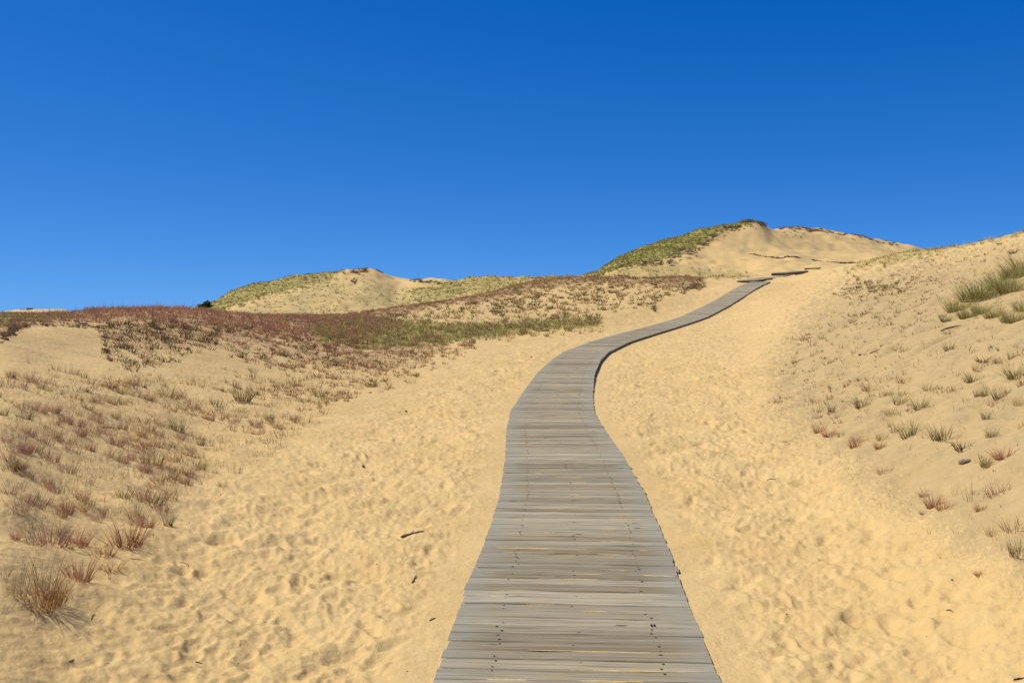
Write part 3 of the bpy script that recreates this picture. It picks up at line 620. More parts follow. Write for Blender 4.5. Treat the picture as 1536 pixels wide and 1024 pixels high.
# --- tufts the photograph shows one by one: (kind, u, v, height px, width factor, label)
ONE = [
 ('shaggy', 62, 902, 58, 1.0, 'large shaggy orange-brown grass clump at the lower left edge', None),
 ('stalks', 26, 892, 80, .7, 'tall grey-green stalks rising behind the large shaggy left clump', None),
 ('stalks', 66, 878, 56, 1.1, 'thin pale stalks leaning over the large shaggy orange-brown clump', None),
 ('red', 119, 868, 44, 1.1, 'fan-shaped red grass tuft right of the large shaggy clump', None),
 ('orange', 117, 880, 14, 1.4, 'low flattened brown tuft just in front of the fan-shaped red tuft', None),
 ('orange', 168, 853, 15, 1.8, 'flat bright orange tuft pressed to the sand at left', None),
 ('orange', 154, 834, 26, 1.2, 'small orange-red tuft between the fan-shaped and the big red tufts', None),
 ('red', 190, 815, 50, 1.2, 'big bushy red-brown tuft at the right front of the left patch', None),
 ('red', 221, 790, 26, 1.0, 'small dark red tuft just behind the big bushy red-brown tuft', None),
 ('purple', 72, 808, 44, 1.4, 'broad purple-red tuft in the left foreground above the shaggy clump', None),
 ('purple', 52, 812, 28, 1.0, 'narrow purple tuft touching the left of the broad purple-red one', None),
 ('red', 117, 809, 32, 1.3, 'dark red tuft right of the broad purple-red tuft', None),
 ('red', 106, 815, 8, 1.2, 'tiny red sprout between two purple-red tufts', None),
 ('red', 23, 802, 20, 1.0, 'small lone red tuft near the left edge above the stalks', None),
 ('olive', 227, 758, 26, 1.5, 'rounded yellow-green tuft at the right rim of the left patch', None),
 ('green', 252, 787, 26, .8, 'slim grey-green tuft standing alone right of the big red-brown tuft', None),
 ('straw', 309, 813, 8, 1.6, 'tiny dry sprig alone on the trampled sand at left', None),
 ('green', 364, 602, 36, 1.0, 'tall green tuft at the top of the left grass patch', None),
 ('green', 268, 648, 30, 1.1, 'green tuft in the middle of the left slope', None),
 ('olive', 229, 697, 32, 1.0, 'upright yellow-green tuft among purple grass on the left slope', None),
 ('straw', 252, 596, 30, 1.4, 'bushy straw-brown tuft below the clod-strewn bank', None),
 ('dark', 127, 588, 10, 1.1, 'small dark round tuft on bare sand below the blowout', None),
 ('red', 165, 582, 18, 1.6, 'wide dark red tuft below the bright sand blowout', None),
 ('red', 199, 578, 20, 1.2, 'dark red tuft at the foot of the clod-strewn bank', None),
 ('green', 174, 625, 14, 1.2, 'low dark green tuft above the long stick at left', None),
 # right side
 ('green', 1292, 614, 24, 1.2, 'dark green tuft, largest of the row at mid right', None),
 ('green', 1247, 618, 18, .8, 'bright green little tuft left of the mid right row', None),
 ('green', 1381, 615, 24, 1.3, 'broad dark green tuft right of the mid right row', None),
 ('olive', 1350, 604, 22, .8, 'narrow olive tuft between two broad green ones at mid right', None),
 ('red', 1229, 646, 20, 1.1, 'ragged red tuft at the left end of the right grass patch', None),
 ('red', 1243, 658, 18, 1.4, 'wide low red tuft beside the ragged left-end tuft', None),
 ('red', 1281, 673, 22, .9, 'leaning red-brown tuft on the right sand slope', None),
 ('red', 1320, 673, 16, 1.3, 'low dark red tuft with a short shadow on the right slope', None),
 ('green', 1364, 654, 30, 1.5, 'broad green and straw tuft in the centre of the right patch', None),
 ('olive', 1415, 657, 32, 1.2, 'bushy olive-red tuft right of the broad green and straw tuft', None),
 ('dark', 1446, 676, 20, 1.1, 'compact dark green tuft in the right patch', None),
 ('green', 1479, 698, 24, 1.0, 'green half of the pair of tufts at the right edge', None),
 ('red', 1506, 694, 24, 1.6, 'spreading red half of the pair of tufts at the right edge', None),
 ('purple', 1326, 708, 18, 1.3, 'faint pinkish tuft alone on the lower right slope', None),
 ('red', 1402, 763, 30, 1.1, 'dark red tuft leading the right foreground trio', None),
 ('orange', 1418, 773, 20, 1.1, 'orange tuft at the front of the right foreground trio', None),
 ('dark', 1387, 777, 8, 1.4, 'tiny dark tuft at the left of the right foreground trio', None),
 ('red', 1385, 736, 12, 1.3, 'small red sprout above the right foreground trio', None),
 ('sparse', 1437, 741, 34, .5, 'two tall thin stalks standing alone at lower right', None),
 ('sparse', 1465, 752, 40, 1.0, 'group of tall upright thin stalks at lower right', None),
 ('orange', 1472, 770, 18, .9, 'pinkish sprout under the group of tall upright stalks', None),
 ('purple', 1497, 738, 26, 1.4, 'spreading purple tuft behind the tall upright stalks', None),
 ('straw', 1520, 805, 32, 1.6, 'yellow straw-coloured tuft at the right edge of the foreground', None),
 ('olive', 1530, 845, 30, 1.1, 'olive tuft cut by the lower right edge', None),
 ('red', 1472, 864, 12, 2.0, 'flattened reddish twiggy plant, lowest on the right side', None),
 ('green', 1478, 630, 18, .9, 'small green tuft below the long grass clump at right', None),
 ('olive', 1487, 655, 24, .7, 'upright olive tuft at right above the green and red pair', None),
 ('green', 1423, 525, 18, 1.2, 'green tuft below the stick under the marram clump', None),
 ('dark', 1477, 543, 14, 1.4, 'dark green low tuft right of the stick', None),
 ('green', 1498, 543, 18, .9, 'light green tuft beside the low dark green one', None),
 ('green', 1517, 541, 16, .9, 'slim green tuft near the right edge under the marram', None),
 ('green', 1458, 572, 20, 1.6, 'wide dark green tuft at right below the marram', None),
 ('green', 1524, 568, 28, 1.5, 'big grey-green tuft at the right edge below the marram', None),
 ('green', 1477, 591, 18, .8, 'narrow green tuft right of the mid right row', None),
 ('green', 1499, 593, 24, 1.1, 'fresh green tuft beside the narrow green one', None),
 ('straw', 1393, 587, 18, 1.5, 'pale straw tuft above the mid right row', None),
 ('straw', 1357, 572, 16, 1.9, 'wide flat straw tuft above the mid right row', None),
 ('straw', 1306, 585, 20, 1.5, 'straw tuft above the largest green tuft at mid right', None),
 ('olive', 1282, 481, 14, 1.1, 'dark olive round tuft halfway up the right slope', None),
 ('dark', 1355, 436, 8, 1.2, 'tiny dark green tuft high on the right slope', None),
 ('dark', 1523, 379, 9, 1.5, 'dark tuft near the crest at the upper right', None),
 ('dark', 1502, 365, 6, 1.5, 'small dark tuft under the upper right skyline', None),
]
for k, u, v, hp, wd, lb, _ in ONE:
    x, y = pick(u, v); put_tuft(k, x, y, hpx=hp, wide=wd, label=lb)
MG = 'marram clumps on the right slope'
for u, v, hp, wd, lb in [(1418,482,16,1.0,'leftmost small marram clump on the right slope'), (1436,466,34,1.1,'marram clump at the lower left of the green stand'), (1452,478,30,1.0,'darkest marram clump along the bottom of the green stand'),
    (1460,455,40,1.2,'pale tall marram clump in the left half of the green stand'), (1478,448,42,1.2,'tall marram clump in the middle of the green stand'), (1490,478,26,1.2,'low marram clump casting streaky shadow below the stand'),
    (1500,436,42,1.1,'bright green marram clump right of the middle of the stand'), (1513,440,40,1.1,'dense bright marram clump near the right edge'), (1526,416,36,1.2,'uppermost bright green marram clump at the right edge'),
    (1512,418,26,1.0,'smaller upper marram clump beside the uppermost one'), (1521,482,34,1.3,'arching olive marram clump at the lower right of the stand'), (1470,472,26,1.0,'brownish marram clump in the lower middle of the stand'), (1540,408,40,1.2,'marram clump cut by the right edge of the frame'),
    (1536,470,30,1.1,'marram clump beside the arching olive one at the frame edge')]:
    x, y = pick(u, v); put_tuft('marram', x, y, hpx=hp*.9, wide=wd*1.2, label=lb, group=MG)
# --- the rest, scattered by region: polygon, distance range, tufts per m2, kinds, height, label, group
REG = [
 ([(0,640),(120,620),(260,640),(330,660),(280,730),(230,780),(120,800),(0,800)], 4.5, 12, 70, [('purple',6),('red',1.5),('green',.7),('sparse',9),('straw',2)], (.06,.15), 'small purple-red grass tuft crowded in the dense left foreground patch', 'purple grass in the left foreground'),
 ([(-20,566),(140,556),(300,580),(500,562),(530,590),(430,670),(330,720),(250,740),(260,640),(120,620),(0,640)], 6, 19, 50, [('purple',4),('green',1),('straw',3),('red',1.2),('sparse',10)], (.06,.16), 'small mixed grass tuft on the upper part of the left slope', 'mixed grass on the left slope'),
 ([(-60,800),(60,800),(40,860),(-60,880)], 3.5, 6, 14, [('sparse',3),('purple',1)], (.06,.14), 'short thin grass sprig on pale sand above the shaggy left clump', 'thin sprigs at the left edge'),
 ([(1200,600),(1330,560),(1536,520),(1620,520),(1620,720),(1440,720),(1300,690),(1210,650)], 6, 20, 14, [('green',1.5),('straw',4),('purple',2),('red',1),('sparse',6)], (.05,.15), 'small dry grass tuft scattered over the right slope patch', 'dry grass on the right slope'),
 ([(1440,680),(1620,690),(1620,900),(1520,880),(1450,790)], 4, 9, 7, [('purple',2),('straw',2),('sparse',4)], (.06,.14), 'short pinkish grass sprig near the lower right edge', 'sprigs at the lower right'),
 ([(1130,610),(1200,570),(1260,590),(1210,640),(1160,630)], 9, 16, 1.8, [('straw',2),('purple',1),('sparse',2)], (.08,.16), 'faint straw tuft on the left fringe of the right slope patch', 'straw tufts fringing the right patch'),
 ([(1150,530),(1200,500),(1260,470),(1400,450),(1430,500),(1400,550),(1220,570)], 10, 34, 3.4, [('straw',3),('olive',2),('sparse',3)], (.06,.18), 'little straw tuft midway up the right sand slope', 'straw tufts midway up the right slope'),
 ([(1250,440),(1290,420),(1330,425),(1400,420),(1390,436),(1310,447),(1260,450)], 20, 46, 9, [('straw',3),('olive',2),('dark',2)], (.08,.22), 'small brown tuft in the high cluster on the right slope', 'high cluster on the right slope'),
 # clods on the left bank
 ([(150,484),(260,482),(330,490),(330,512),(290,530),(250,548),(190,552),(155,530)], 13, 26, 30, [('dark',12),('red',2),('olive',1),('straw',1)], (.06,.17), 'small dark clump of turf on the eroded left bank', 'dark clumps on the left bank'),
 ([(330,486),(450,500),(560,512),(540,545),(480,565),(400,550),(340,540)], 15, 40, 17, [('dark',3),('red',3),('olive',1),('straw',1)], (.07,.18), 'small dark or reddish clump on the bank right of the bare notch', 'clumps right of the bare notch'),
 ([(430,540),(600,505),(720,500),(720,520),(640,560),(560,600),(490,610),(440,580),(330,560),(340,535)], 13, 40, 16, [('straw',4),('red',3),('olive',1),('sparse',3)], (.07,.20), 'brownish tuft where the left meadow thins out into sand', 'brown tufts at the meadow edge'),
 ([(700,480),(900,470),(960,460),(1050,436),(1060,424),(950,424),(800,436),(720,456),(600,470),(620,490)], 34, 66, 5, [('straw',4),('red',1.5),('olive',1.5),('dark',1)], (.12,.35), 'tan tuft on the sandy slope left of the upper boardwalk', 'tan tufts left of the upper boardwalk'),
 ([(700,490),(880,480),(900,488),(780,505),(700,520)], 26, 48, 4, [('straw',3),('olive',2),('red',2)], (.12,.30), 'tuft along the olive meadow edge beside the sand', 'tufts on the meadow edge'),
]
def tri_area_sample(poly, y0, y1, dens):
    P = np.array(poly, float); s0, s1 = (P[:, 0].min()-CU)/F, (P[:, 0].max()-CU)/F
    area = (s1-s0)*(y1*y1-y0*y0)/2; n = RNG.poisson(area*dens)
    y = np.sqrt(RNG.uniform(y0*y0, y1*y1, n)); x = RNG.uniform(s0, s1, n)*y
    z = base_h(x, y)[0]; u = CU+F*x/y; v = HV+F*(CZ-z)/y
    ok = sdf(poly, u, v)+sample_tile(T_pix, 1., u*2, v*4)*5 < 0
    D = path_query(x, y)[0]; ok &= D > .95
    return x[ok], y[ok]
CAND = []
for ri, (poly, y0, y1, dens, kinds, hr, lb, gp) in enumerate(REG):
    even = 'clump' in lb
    x, y = tri_area_sample(poly, y0, y1, dens)
    cl = sample_tile(T_mid, .06, x*.5+9*ri, y*.5)            # clumped growth
    ok = RNG.random(len(x)) < sstep(-1.6 if not even else -3, .8 if not even else -.2, cl)
    ks = [k for k, w in kinds]; pw = np.array([w for k, w in kinds], float); pw /= pw.sum()
    for a, b in zip(x[ok], y[ok]): 
        CAND.append((ri, ks[RNG.choice(len(ks), p=pw)], a, b, RNG.uniform(*hr)*RNG.uniform(.7, 1.15)))
CAND.sort(key=lambda c: -c[4]/c[3])
def visible(x, y, h):
    Y = np.exp(np.linspace(math.log(2.3), math.log(y*.97), 60)); s = x/y
    return (HV+F*(CZ-base_h(s*Y, Y)[0])/Y).min() > HV+F*(CZ-(gz(x, y)+h))/y+1 and abs(x/y) < .56
NIND = 298-count['grass_tuft']; rest = []; used = 0
for c in CAND:
    ri, k, x, y, h = c
    if used < NIND and visible(x, y, h): put_tuft(k, x, y, h=h, label=REG[ri][6], group=REG[ri][7]); used += 1
    else: rest.append(c)
def soup_object(name, parts, label, cat):
    V = []; Fl = []; Lt = []; Cc = []; off = 0
    for v, f, l, c in parts: V.append(v); Fl.append(f+off); Lt.append(l); Cc.append(c); off += len(v)
    me = mesh_np(name, np.concatenate(V), np.concatenate(Fl), np.concatenate(Lt), M_LEAF, True, {'tint': ('FLOAT_COLOR', np.clip(np.concatenate(Cc), 0, 1))})
    return tag(link(name, me), label, cat, kind='stuff')
def many(kind, x, y, h, nb, wmul):
    """nb blades for each of many tufts, all at once"""
    n = len(x); z = ground_h(x, y)
    cb, ct, _, h0, sp, ln, cv, w = KIND[kind]; N = n*nb; rep = lambda a: np.repeat(a, nb)
    r = np.sqrt(RNG.random(N))*sp*1.2; a = RNG.uniform(0, 6.283, N); sc = rep(h/h0)
    st = (RNG.random(N) < (.1 if kind == 'dark' else .25))[:, None]*.7; mixs = lambda c, w_: np.array(c)*(1-w_)+STRAW*w_
    base = np.stack([rep(x)+r*sc*np.cos(a), rep(y)+r*sc*np.sin(a), rep(z)-.01], 1)
    tone = rep(RNG.uniform(.65, 1.35, n))*RNG.uniform(.8, 1.2, N)
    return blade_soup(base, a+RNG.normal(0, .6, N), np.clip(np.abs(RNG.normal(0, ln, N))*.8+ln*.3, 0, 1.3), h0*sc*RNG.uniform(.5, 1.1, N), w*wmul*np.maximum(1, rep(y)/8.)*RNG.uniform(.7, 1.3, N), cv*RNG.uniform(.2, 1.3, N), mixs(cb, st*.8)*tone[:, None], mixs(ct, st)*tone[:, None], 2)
parts = []
for (pl, ya, yb, dn) in (([(0,570),(480,560),(560,520),(640,520),(520,600),(430,660),(330,760),(260,830),(120,890),(0,900)], 3.8, 26, 26), ([(1150,600),(1300,540),(1560,500),(1600,900),(1480,890),(1330,760),(1200,680)], 4, 18, 16)):
    x, y = tri_area_sample(pl, ya, yb, dn); parts.append(many('straw', x, y, RNG.uniform(.03, .09, len(x)), 4, 1.1)); x, y = tri_area_sample(pl, ya, yb, dn*.5); parts.append(many('dark', x, y, RNG.uniform(.015, .04, len(x)), 5, 1.))
for k in KIND:
    s = [c for c in rest if c[1] == k]
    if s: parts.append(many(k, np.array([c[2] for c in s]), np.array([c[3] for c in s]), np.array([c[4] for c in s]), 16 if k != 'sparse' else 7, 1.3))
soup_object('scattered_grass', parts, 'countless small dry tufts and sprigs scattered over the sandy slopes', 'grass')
def cover(name, specs, label):
    parts = []
    for poly, y0, y1, dens, kinds, hr, nb, wm in specs:
        x, y = tri_area_sample(poly, y0, y1, dens)
        cl = sample_tile(T_mid, .06, x*.35, y*.35)
        ok = RNG.random(len(x)) < sstep(-2.6, -.6, cl); x = x[ok]; y = y[ok]
        g = RNG.random(len(x))+sample_tile(T_big, .25, x*2, y*2)*.12; w = np.cumsum([k[1] for k in kinds]); w = w/w[-1]; lo = 0
        for (k, _), hi in zip(kinds, w):
            m = (g >= lo) & (g < hi) if lo > 0 else (g < hi)
            if hi == w[-1]: m |= g >= hi
            if m.any(): parts.append(many(k, x[m], y[m], RNG.uniform(hr[0], hr[1], m.sum()), nb, wm))
            lo = hi
    soup_object(name, parts, label, 'grass')
cover('red_meadow_grass', [(Z['red_strip'][0], 15, 46, 40, [('heath',6),('purple',1.5),('orange',1),('straw',3)], (.10,.19), 8, 1.6),
    (Z['red_slope'][0], 14, 40, 15, [('heath',4),('olive',1),('dark',2),('straw',4)], (.05,.13), 8, 1.4),
    (Z['brown_crest'][0], 36, 72, 13, [('heath',4),('orange',2),('olive',2),('straw',4)], (.10,.22), 8, 1.2)], 'reddish-brown meadow grass along the ridge crests')
cover('ridge_stalks', [([(118,458),(290,458),(330,464),(330,472),(250,472),(118,474)], 20, 28, 5, [('stalks',1)], (.2,.36), 3, .8)], 'thin tall stalks sticking up along the red ridge skyline')
cover('olive_meadow_grass', [(Z['olive_mid'][0], 24, 50, 20, [('olive',3),('cover',2),('straw',4),('red',2)], (.12,.26), 8, 1.3),
    ([(-60,466),(125,464),(110,476),(30,486),(-60,496)], 15, 26, 60, [('olive',5),('red',3)], (.05,.10), 8, 1.6),
    (Z['back_olive'][0], 58, 100, 5, [('olive',2),('straw',4),('cover',4)], (.12,.25), 7, 1.1),
    (Z['right_crest'][0], 30, 66, 5, [('cover',3),('straw',4)], (.10,.24), 8, 1.1),
    ([(1150,600),(1180,520),(1290,440),(1400,380),(1560,350),(1560,560),(1400,620),(1250,640)], 7, 60, 5, [('straw',5),('olive',2),('dark',.6)], (.05,.14), 8, 1.2)], 'olive green meadow grass in the hollow and on the slopes')
cover('dune_slope_grass', [(Z['green_dune'][0], 62, 112, 34, [('cover',9),('olive',1)], (.08,.17), 6, 1.1),
    (Z['green_foot'][0], 60, 90, 1.6, [('olive',3),('straw',3),('green',1)], (.2,.4), 7, 1.1),
    (Z['far_olive'][0], 62, 118, 7, [('cover',5),('straw',4)], (.12,.26), 7, 1.1),
    (Z['far_pale'][0], 62, 112, 1.6, [('cover',3),('straw',5)], (.12,.24), 7, 1.1)], 'marram grass clothing the far dune slopes')

# ------------------------------------------------------------------ eroded turf edges along the scarps
def turf_edge(pts, n, size, label, droop=.5, jit=3., group='eroded turf edges'):
    P = np.array(pts, float); d = np.concatenate([[0], np.cumsum(np.linalg.norm(np.diff(P, axis=0), axis=1))])
    r = np.random.default_rng(len(pts)*7+n); V = []; Fl = []; first = None; bl = []
    for _ in range(n):
        t = r.uniform(0, d[-1]); u = np.interp(t, d, P[:, 0])+r.normal(0, 1.); v = np.interp(t, d, P[:, 1])+r.normal(0, jit*.5)
        x, y = pick(u, v); z = gz(x, y)
        if first is None: first = np.array([x, y, z])
        sx = size*r.uniform(.3, 1.1); sz = size*r.uniform(.15, .5); b = len(V); ph = r.uniform(0, 6)
        for i in range(5):
            la = -math.pi/2+math.pi*i/4
            for j in range(7):
                lo = j*math.tau/7+ph; k = r.uniform(.65, 1.25)
                V.append((x+math.cos(la)*math.cos(lo)*sx*k, y+math.cos(la)*math.sin(lo)*sx*.7*k, z+math.sin(la)*sz*k))
        for i in range(4):
            for j in range(7): Fl += [b+i*7+j, b+i*7+(j+1) % 7, b+(i+1)*7+(j+1) % 7, b+(i+1)*7+j]
        bl.append((x, y-.1*size, z+sz*.3, size))
    V = np.array(V)-first
    root = tag(link('turf_edge', None, loc=tuple(first)), label, 'eroded turf', group)
    if jit >= 4 or n > 75:
        f1 = Fl[:112]
        for q in range(n):
            vc = V[q*35:(q+1)*35]; cc = vc.mean(0); link('turf_clod', mesh_np('turf_clod', vc-cc, f1, [4]*28, M_TURF, False), root, loc=tuple(cc))
    else: link('turf_mat', mesh_np('turf_mat', V, Fl, [4]*(len(Fl)//4), M_TURF, False), root)
    B = np.repeat(np.array(bl), 16, 0); m = len(B); base = B[:, :3]+r.normal(0, 1, (m, 3))*B[:, 3:4]*np.array([.6, .3, .15])-first
    col = np.array([(.28,.15,.07), (.24,.2,.07), (.42,.28,.14)])[r.integers(0, 3, m)]*r.uniform(.6, 1.2, m)[:, None]
    v, f, l, c = blade_soup(base, r.uniform(0, 6.28, m), r.uniform(.2, 1.2, m), B[:, 3]*r.uniform(.5, 1.2, m), np.full(m, size*.10), r.uniform(.3, 1.8, m), col*.7, col, 2)
    link('root_fringe', mesh_np('root_fringe', v, f, l, M_LEAF, True, {'tint': ('FLOAT_COLOR', c)}), root)
turf_edge([(1003,394),(1016,386),(1034,378),(1050,369),(1062,361),(1072,353),(1080,347)], 100, .22, 'dark turf clods tumbling down the edge of the green dune', jit=11)
turf_edge([(1080,346),(1095,343),(1112,338)], 34, .2, 'dark turf rim under the grass near the top of the high dune', jit=3)
turf_edge([(1112,335),(1125,333.5),(1138,335),(1147,337)], 46, .26, 'thick brown turf cap at the very top of the high dune', jit=3)
turf_edge([(1166,346),(1176,342.5),(1195,342),(1215,343.5),(1240,347)], 90, .27, 'dark brown turf cornice on the left of the rear dune', jit=3)
turf_edge([(1240,347),(1270,351),(1300,357),(1325,363),(1350,370)], 80, .22, 'thin reddish turf cornice along the rear dune sloping right', jit=2.5)


turf_edge([(925,402),(950,400),(975,397),(998,394)], 34, .26, 'broken turf edge at the foot of the green dune', jit=4)
turf_edge([(524,412),(538,406),(552,403)], 34, .3, 'dark turf patch left of the top of the distant dune', jit=7)
turf_edge([(562,404),(575,408)], 18, .28, 'small dark turf cap right of the distant dune top', jit=2)
turf_edge([(525,426),(536,422)], 10, .25, 'single dark turf hump on the distant dune face', jit=3)
turf_edge([(612,421),(635,423),(655,422),(676,424)], 40, .26, 'low dark turf line along the distant saddle', jit=2.5)
turf_edge([(0,510),(6,502),(20,497),(30,490),(45,489)], 46, .08, 'dark overhanging turf at the far left edge of the blowout', jit=5)
turf_edge([(45,487),(80,486),(120,487),(150,492),(156,505),(158,525),(165,540)], 70, .06, 'ragged turf lip along the top and right side of the blowout', jit=6)
turf_edge([(30,464.5),(45,463.5),(56,464)], 12, .5, 'dark strip on top of the farthest dune at left', jit=.8)
turf_edge([(978,462),(981,458),(982,466)], 8, .16, 'dark stump-like clod beside the upper boardwalk', jit=4)
turf_edge([(735,468),(745,469),(752,467)], 9, .18, 'dark clod on the tan slope in the middle distance', jit=3)
turf_edge([(1031,428),(1042,433),(1052,427)], 16, .22, 'dark turf crumbling off the right end of the brown ridge', jit=5)

# ------------------------------------------------------------------ half-buried brushwood line in the bowl
def brush_line():
    pts = [(1126,382.5),(1140,384.5),(1150,385),(1160,387),(1170,387.5),(1180,386.8),(1190,388.5),(1200,388.6),(1216,386.8),(1226,387),(1236,388.4),(1241,388.8),(1250,390.5),(1262,392),(1280,393)]
    gaps = [(1199, 1214), (1234.5, 1239)]
    r = np.random.default_rng(9); V = []; Fl = []; first = None
    P = np.array(pts)
    for u in np.arange(1126, 1280, .55):
        if any(a < u < b for a, b in gaps) or r.random() < .30: continue
        v = np.interp(u, P[:, 0], P[:, 1])+r.normal(0, .25)
        x, y = pick(u, v); z = gz(x, y)
        if first is None: first = np.array([x, y, z])
        L = r.uniform(.12, .35); a = r.normal(0, .5); w = r.uniform(.012, .035); tz = r.uniform(0, .08)
        b = len(V); dx, dy = math.cos(a)*L, math.sin(a)*L
        hh = r.uniform(-.02, .06)
        for (ex, s) in ((-1, 0), (1, 1)):
            for k in range(5):
                q = k*math.tau/5; V.append((x+dx*ex, y+dy*ex+math.cos(q)*w, z+hh*.6+math.sin(q)*w+tz*(ex*.3)))
        for k in range(5): Fl += [b+k, b+(k+1) % 5, b+5+(k+1) % 5, b+5+k]
    me = mesh_np('brushwood_line', np.array(V)-first, Fl, [4]*(len(Fl)//4), M_DARK, False)
    tag(link('brushwood_line', me, loc=tuple(first)), 'low broken line of dark brushwood half buried across the sand bowl', 'brushwood')
brush_line()

# ------------------------------------------------------------------ sticks, twigs and dark bits
def tube(points, radii, seg=7, r=None):
    V = []; Fl = []; Lt = []; P = np.array(points, float)
    for i, p in enumerate(P):
        t = P[min(i+1, len(P)-1)]-P[max(i-1, 0)]; t /= np.linalg.norm(t)+1e-9; a = np.cross(t, (0, 0, 1)); a /= np.linalg.norm(a)+1e-9; b = np.cross(a, t)
        for k in range(seg):
            q = k*math.tau/seg; kk = radii[i]*(r.uniform(.75, 1.2) if r is not None else 1); V.append(p+a*math.cos(q)*kk+b*math.sin(q)*kk)
    for i in range(len(P)-1):
        for k in range(seg): Fl += [i*seg+k, i*seg+(k+1) % seg, (i+1)*seg+(k+1) % seg, (i+1)*seg+k]; Lt.append(4)
    Fl += list(range(seg))[::-1]+[(len(P)-1)*seg+k for k in range(seg)]; Lt += [seg, seg]
    return V, Fl, Lt
def join(parts):
    V = []; Fl = []; Lt = []
    for v, f, l in parts: o = len(V); V += list(v); Fl += [i+o for i in f]; Lt += list(l)
    return V, Fl, Lt
def stick(u0, v0, u1, v1, rad, label, mat, name='driftwood_stick', cat='stick', bow=.0, fork=0, group=None):
    x0, y0 = pick(u0, v0); x1, y1 = pick(u1, v1); r = np.random.default_rng(int(u0*3+v0))
    n = 9; ts = np.linspace(0, 1, n); L = math.hypot(x1-x0, y1-y0); nx, ny = -(y1-y0)/L, (x1-x0)/L
    w = np.sin(ts*math.pi)*bow*L+r.normal(0, .012*L, n); xs = x0+(x1-x0)*ts+nx*w; ys = y0+(y1-y0)*ts+ny*w
    zs = ground_h(xs, ys); zs = np.maximum(zs, np.interp(ts, [0, 1], [zs[0], zs[-1]]))+rad*.6
    P = np.stack([xs, ys, zs], 1); c = P[n//2].copy(); parts = [tube(P-c, rad*np.interp(ts, [0, .15, .6, 1], [.5, 1, .9, .35]), 7, r)]
    for f in range(fork):
        i = r.integers(2, 7); e = P[i]-c; d = (P[i+1]-P[i]); d /= np.linalg.norm(d); s = r.choice([-1, 1])
        q = e+np.array([d[0]-s*d[1], d[1]+s*d[0], .5])*L*.14; parts.append(tube([e, (e+q)/2+(0, 0, .01*L), q], [rad*.6, rad*.45, rad*.2], 5, r))
    V, Fl, Lt = join(parts); return tag(link(name, mesh_np(name, V, Fl, Lt, mat, True), loc=tuple(c)), label, cat, group)
stick(601, 806, 636, 800, .010, 'short brown driftwood stick lying left of the boardwalk', M_DEAD, bow=.05, fork=1)
stick(153, 641, 180, 638.5, .005, 'long thin brown stick on the left grassy slope', M_DEAD, bow=-.04)
stick(1411, 500, 1441, 490, .014, 'long straight brown stick below the marram clump', M_DEAD, bow=.01)
stick(1304, 532, 1320, 525.5, .010, 'short brown stick halfway up the right slope', M_DEAD)
stick(1166, 661, 1182, 662, .006, 'thin brown twig on the sand right of the boardwalk bend', M_DEAD, 'twig', 'twig')
stick(1150, 718, 1163, 720.5, .007, 'brown twig on the sand right of the boardwalk', M_DEAD, 'twig', 'twig', bow=-.05)
stick(1125, 687, 1136, 687.5, .006, 'small pale brown twig above the other one right of the boardwalk', M_DEAD, 'twig', 'twig')
stick(618, 874, 624, 866, .005, 'tiny upright forked twig between the stick and the lower frame edge', M_DEAD, 'twig', 'twig', fork=1)
stick(644, 931, 653, 926, .004, 'tiny dark twig close to the left side of the boardwalk', M_DEAD, 'twig', 'twig')
stick(195, 840, 217, 843, .0025, 'thin curved dry stem near the flat bright orange tuft', M_GREYSTICK, 'twig', 'twig', bow=.12)
stick(268, 838, 280, 850, .0025, 'thin bent dry stem alone on the trampled sand at left', M_GREYSTICK, 'twig', 'twig', bow=.2, fork=1)
stick(103, 997, 111, 993, .0022, 'dark twig in the lower left corner', M_DEAD, 'twig', 'twig')
stick(293, 996, 303, 998, .003, 'small dark piece of wood at the bottom left of the frame', M_DARK, 'twig', 'twig')
stick(1419, 913, 1430, 914, .0028, 'small black twig in the lower right sand', M_DARK, 'twig', 'twig')
stick(1520, 1021, 1536, 1014, .0035, 'dark twig at the very lower right corner', M_DARK, 'twig', 'twig', fork=1)
stick(137, 926, 141, 918, .0018, 'short dark stem sticking up right of the large shaggy clump', M_DARK, 'twig', 'twig')
stick(1438, 699, 1456, 693, .02, 'dark grey half-buried piece of wood left of the green and red pair', M_GREYSTICK, 'driftwood_piece', 'driftwood')
stick(856, 517, 868, 514, .0, '', M_DEAD) if False else None
stick(700, 1016, 706, 1014, .001, '', M_DEAD) if False else None
def lump(u, v, wpx, label, mat, name, cat, group=None, flat=.7, px=None):
    x, y = px if px else pick(u, v); r = np.random.default_rng(int(u*7+v)); R = wpx*y/F/2; V = []; Fl = []; ni, nj = 7, 9
    for i in range(ni):
        la = -math.pi/2+math.pi*i/(ni-1)
        for j in range(nj):
            lo = j*math.tau/nj; k = R*(1+r.uniform(-.22, .2)); V.append((math.cos(la)*math.cos(lo)*k, math.cos(la)*math.sin(lo)*k*.8, math.sin(la)*k*flat))
    for i in range(ni-1):
        for j in range(nj): Fl += [i*nj+j, i*nj+(j+1) % nj, (i+1)*nj+(j+1) % nj, (i+1)*nj+j]
    z = gz(x, y)+R*flat*.55
    if px: z = px_z
    return tag(link(name, mesh_np(name, V, Fl, [4]*(len(Fl)//4), mat, True), loc=(x, y, z), rot=(0, 0, r.uniform(0, 3))), label, cat, group)
lump(545, 697, 5, 'round black pine cone lying on the sand left of the boardwalk', M_DARK, 'pine_cone', 'pine cone')
lump(1290, 532, 6, 'dark stone beside the short stick halfway up the right slope', M_DARK, 'stone', 'stone', flat=.5)
lump(609, 617, 4, 'black bit of bark on the sand left of the boardwalk bend', M_DARK, 'bark_piece', 'bark')
